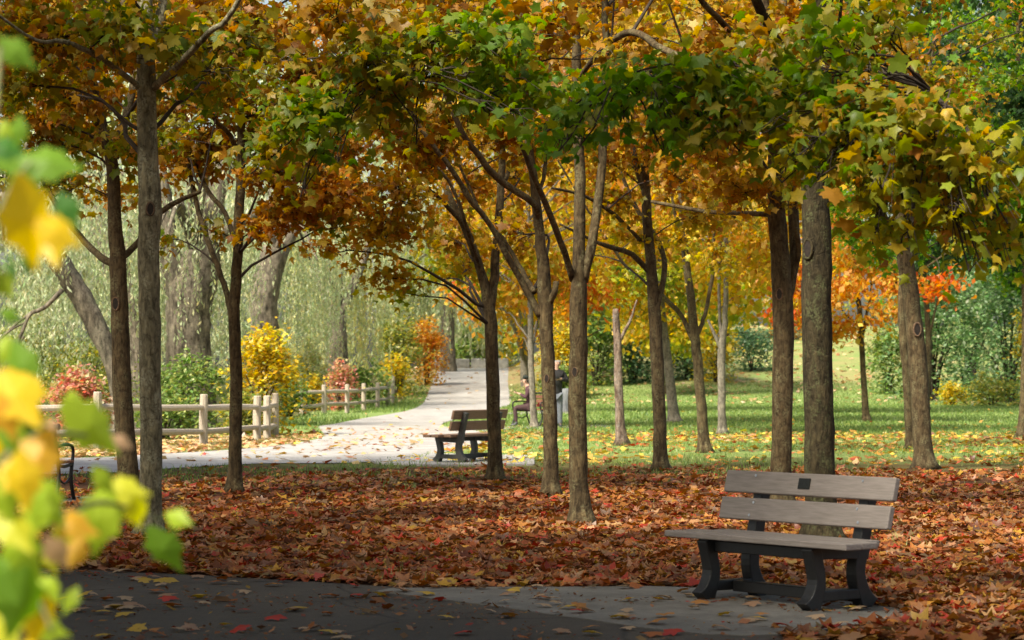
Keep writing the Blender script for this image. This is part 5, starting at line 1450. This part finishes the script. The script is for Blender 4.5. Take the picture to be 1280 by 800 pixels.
# ------------------------------------------------------------------ leafy shrub close to the camera on the left (out of focus)
def near_shrub():
    b0 = np.array([-1.0, 3.7, 0.0])
    o = thing('leafy_sapling', 'out-of-focus sapling with yellow and lime leaves at the very front left', 'sapling', tuple(b0))
    K = {'g': (.20, .38, .04), 'dg': (.08, .24, .04), 'y': (.78, .58, .03), 'l': (.42, .58, .05), 'a': (.74, .44, .05), 'p': (.6, .4, .25), 'yl': (.62, .64, .05)}
    L = [(20, 66, 50, 'g', 3), (8, 185, 46, 'dg', 3), (22, 165, 40, 'g', 3), (62, 203, 70, 'g', 2.9), (30, 232, 55, 'g', 2.9), (84, 262, 46, 'dg', 3.0), (36, 275, 112, 'y', 2.5), (70, 290, 60, 'y', 2.5), (12, 335, 44, 'dg', 3.1), (34, 330, 30, 'dg', 3.2), (3, 355, 40, 'l', 2.9),
         (22, 495, 84, 'y', 2.7), (5, 520, 60, 'a', 2.7), (40, 548, 70, 'dg', 2.9), (10, 560, 60, 'g', 2.9), (112, 532, 84, 'l', 3.0), (60, 535, 34, 'p', 3.1), (48, 572, 76, 'a', 2.7), (28, 600, 70, 'y', 2.6), (56, 625, 70, 'l', 2.8), (44, 640, 64, 'l', 2.8), (16, 660, 70, 'yl', 2.7), (92, 655, 56, 'a', 2.9), (70, 690, 44, 'p', 2.9),
         (30, 690, 70, 'l', 2.8), (8, 720, 70, 'g', 2.8), (24, 752, 90, 'g', 2.6), (60, 735, 40, 'l', 3.0), (58, 786, 50, 'l', 2.9), (4, 780, 70, 'yl', 2.7), (124, 648, 84, 'l', 3.1), (154, 612, 56, 'yl', 3.1), (96, 690, 40, 'a', 3.0), (205, 686, 66, 'g', 3.6), (222, 648, 36, 'l', 3.3), (152, 552, 26, 'p', 3.3), (172, 640, 46, 'yl', 3.0), (130, 600, 40, 'l', 3.0), (6, 620, 64, 'l', 2.7), (20, 545, 50, 'yl', 2.8), (2, 440, 40, 'l', 3.1), (40, 520, 40, 'y', 2.9)]
    def stem(l, r0, r1, nm='stem'):
        q = catmull(np.array(l), 16); b = MB(); b.tube(q, np.linspace(r0, r1, 16), 7, .03); b.build(nm, M['stem_green'], o, True, b0)
    M['stem_green'] = plain('green_stem', (.12, .13, .05), (.2, .2, .09), 20, .6, .1)
    stem([(-1.0, 3.7, -.02), (-.98, 3.7, .6), (-.9, 3.7, 1.1), P(-20, 560, 3.65), P(-10, 420, 3.7), P(-12, 260, 3.7), P(0, 60, 3.8)], .013, .004)
    stem([(-.9, 3.7, 1.05), P(20, 690, 3.65), P(70, 650, 3.7), P(130, 628, 3.9), P(200, 650, 4.2)], .008, .003, 'twig')
    stem([P(-20, 600, 3.65), P(20, 560, 3.6), P(60, 540, 3.7), P(108, 545, 3.8)], .007, .003, 'twig')
    stem([P(-12, 300, 3.7), P(10, 240, 3.7), P(40, 200, 3.7)], .006, .002, 'twig')
    stem([(-.9, 3.7, 1.0), P(10, 770, 3.6), P(40, 740, 3.6), P(66, 790, 3.6)], .007, .003, 'twig')
    more = []
    for (x, y, w, c, z) in L:
        if y > 430 and x < 140:
            for _ in range(2): more.append((x + random.gauss(-8, 26), y + random.gauss(4, 30), w * random.uniform(.6, 1.0), random.choice(['l', 'l', 'yl', 'y', 'g', c]), z + random.uniform(-.1, .5)))
        elif x < 90 and random.random() < .6: more.append((x + random.gauss(-10, 18), y + random.gauss(0, 20), w * .7, random.choice(['g', 'l', c]), z + .3))
    L = L + [m_ for m_ in more if m_[0] < 135 and not (45 < m_[0] and 520 < m_[1] < 650)]
    for (x, y, w, c, z) in L:
        z *= 1.28; k = z / F; pos = P(x, y, z); s = w * k * 1.15
        az = random.uniform(-.9, .9); t1 = norm(np.array([math.sin(az + .5), random.gauss(0, .3), -math.cos(az + .5) * .8]))
        n1 = norm(np.array([random.gauss(0, .35), -1, .5])); n1 = norm(n1 - n1.dot(t1) * t1)
        cc = K[c]
        me = leaf_mesh('n', cc, M['leaf'], BIG_V, BIG_F)
        place_leaf('leaf', me, pos - b0, t1, n1, s, o)
_b = [(0, -.5), (.10, -.42), (.22, -.22), (.34, -.16), (.28, .0), (.30, .14), (.16, .24), (.08, .40), (0, .58)]
_b = _b + [(-x, y) for x, y in _b[-2:0:-1]]
BIG_V = np.array([(0, 0, .04)] + [(x, y, -.1 * (y * y) - .15 * abs(x)) for x, y in _b])
BIG_F = [(0, i, i + 1 if i < len(_b) else 1) for i in range(1, len(_b) + 1)]
near_shrub()
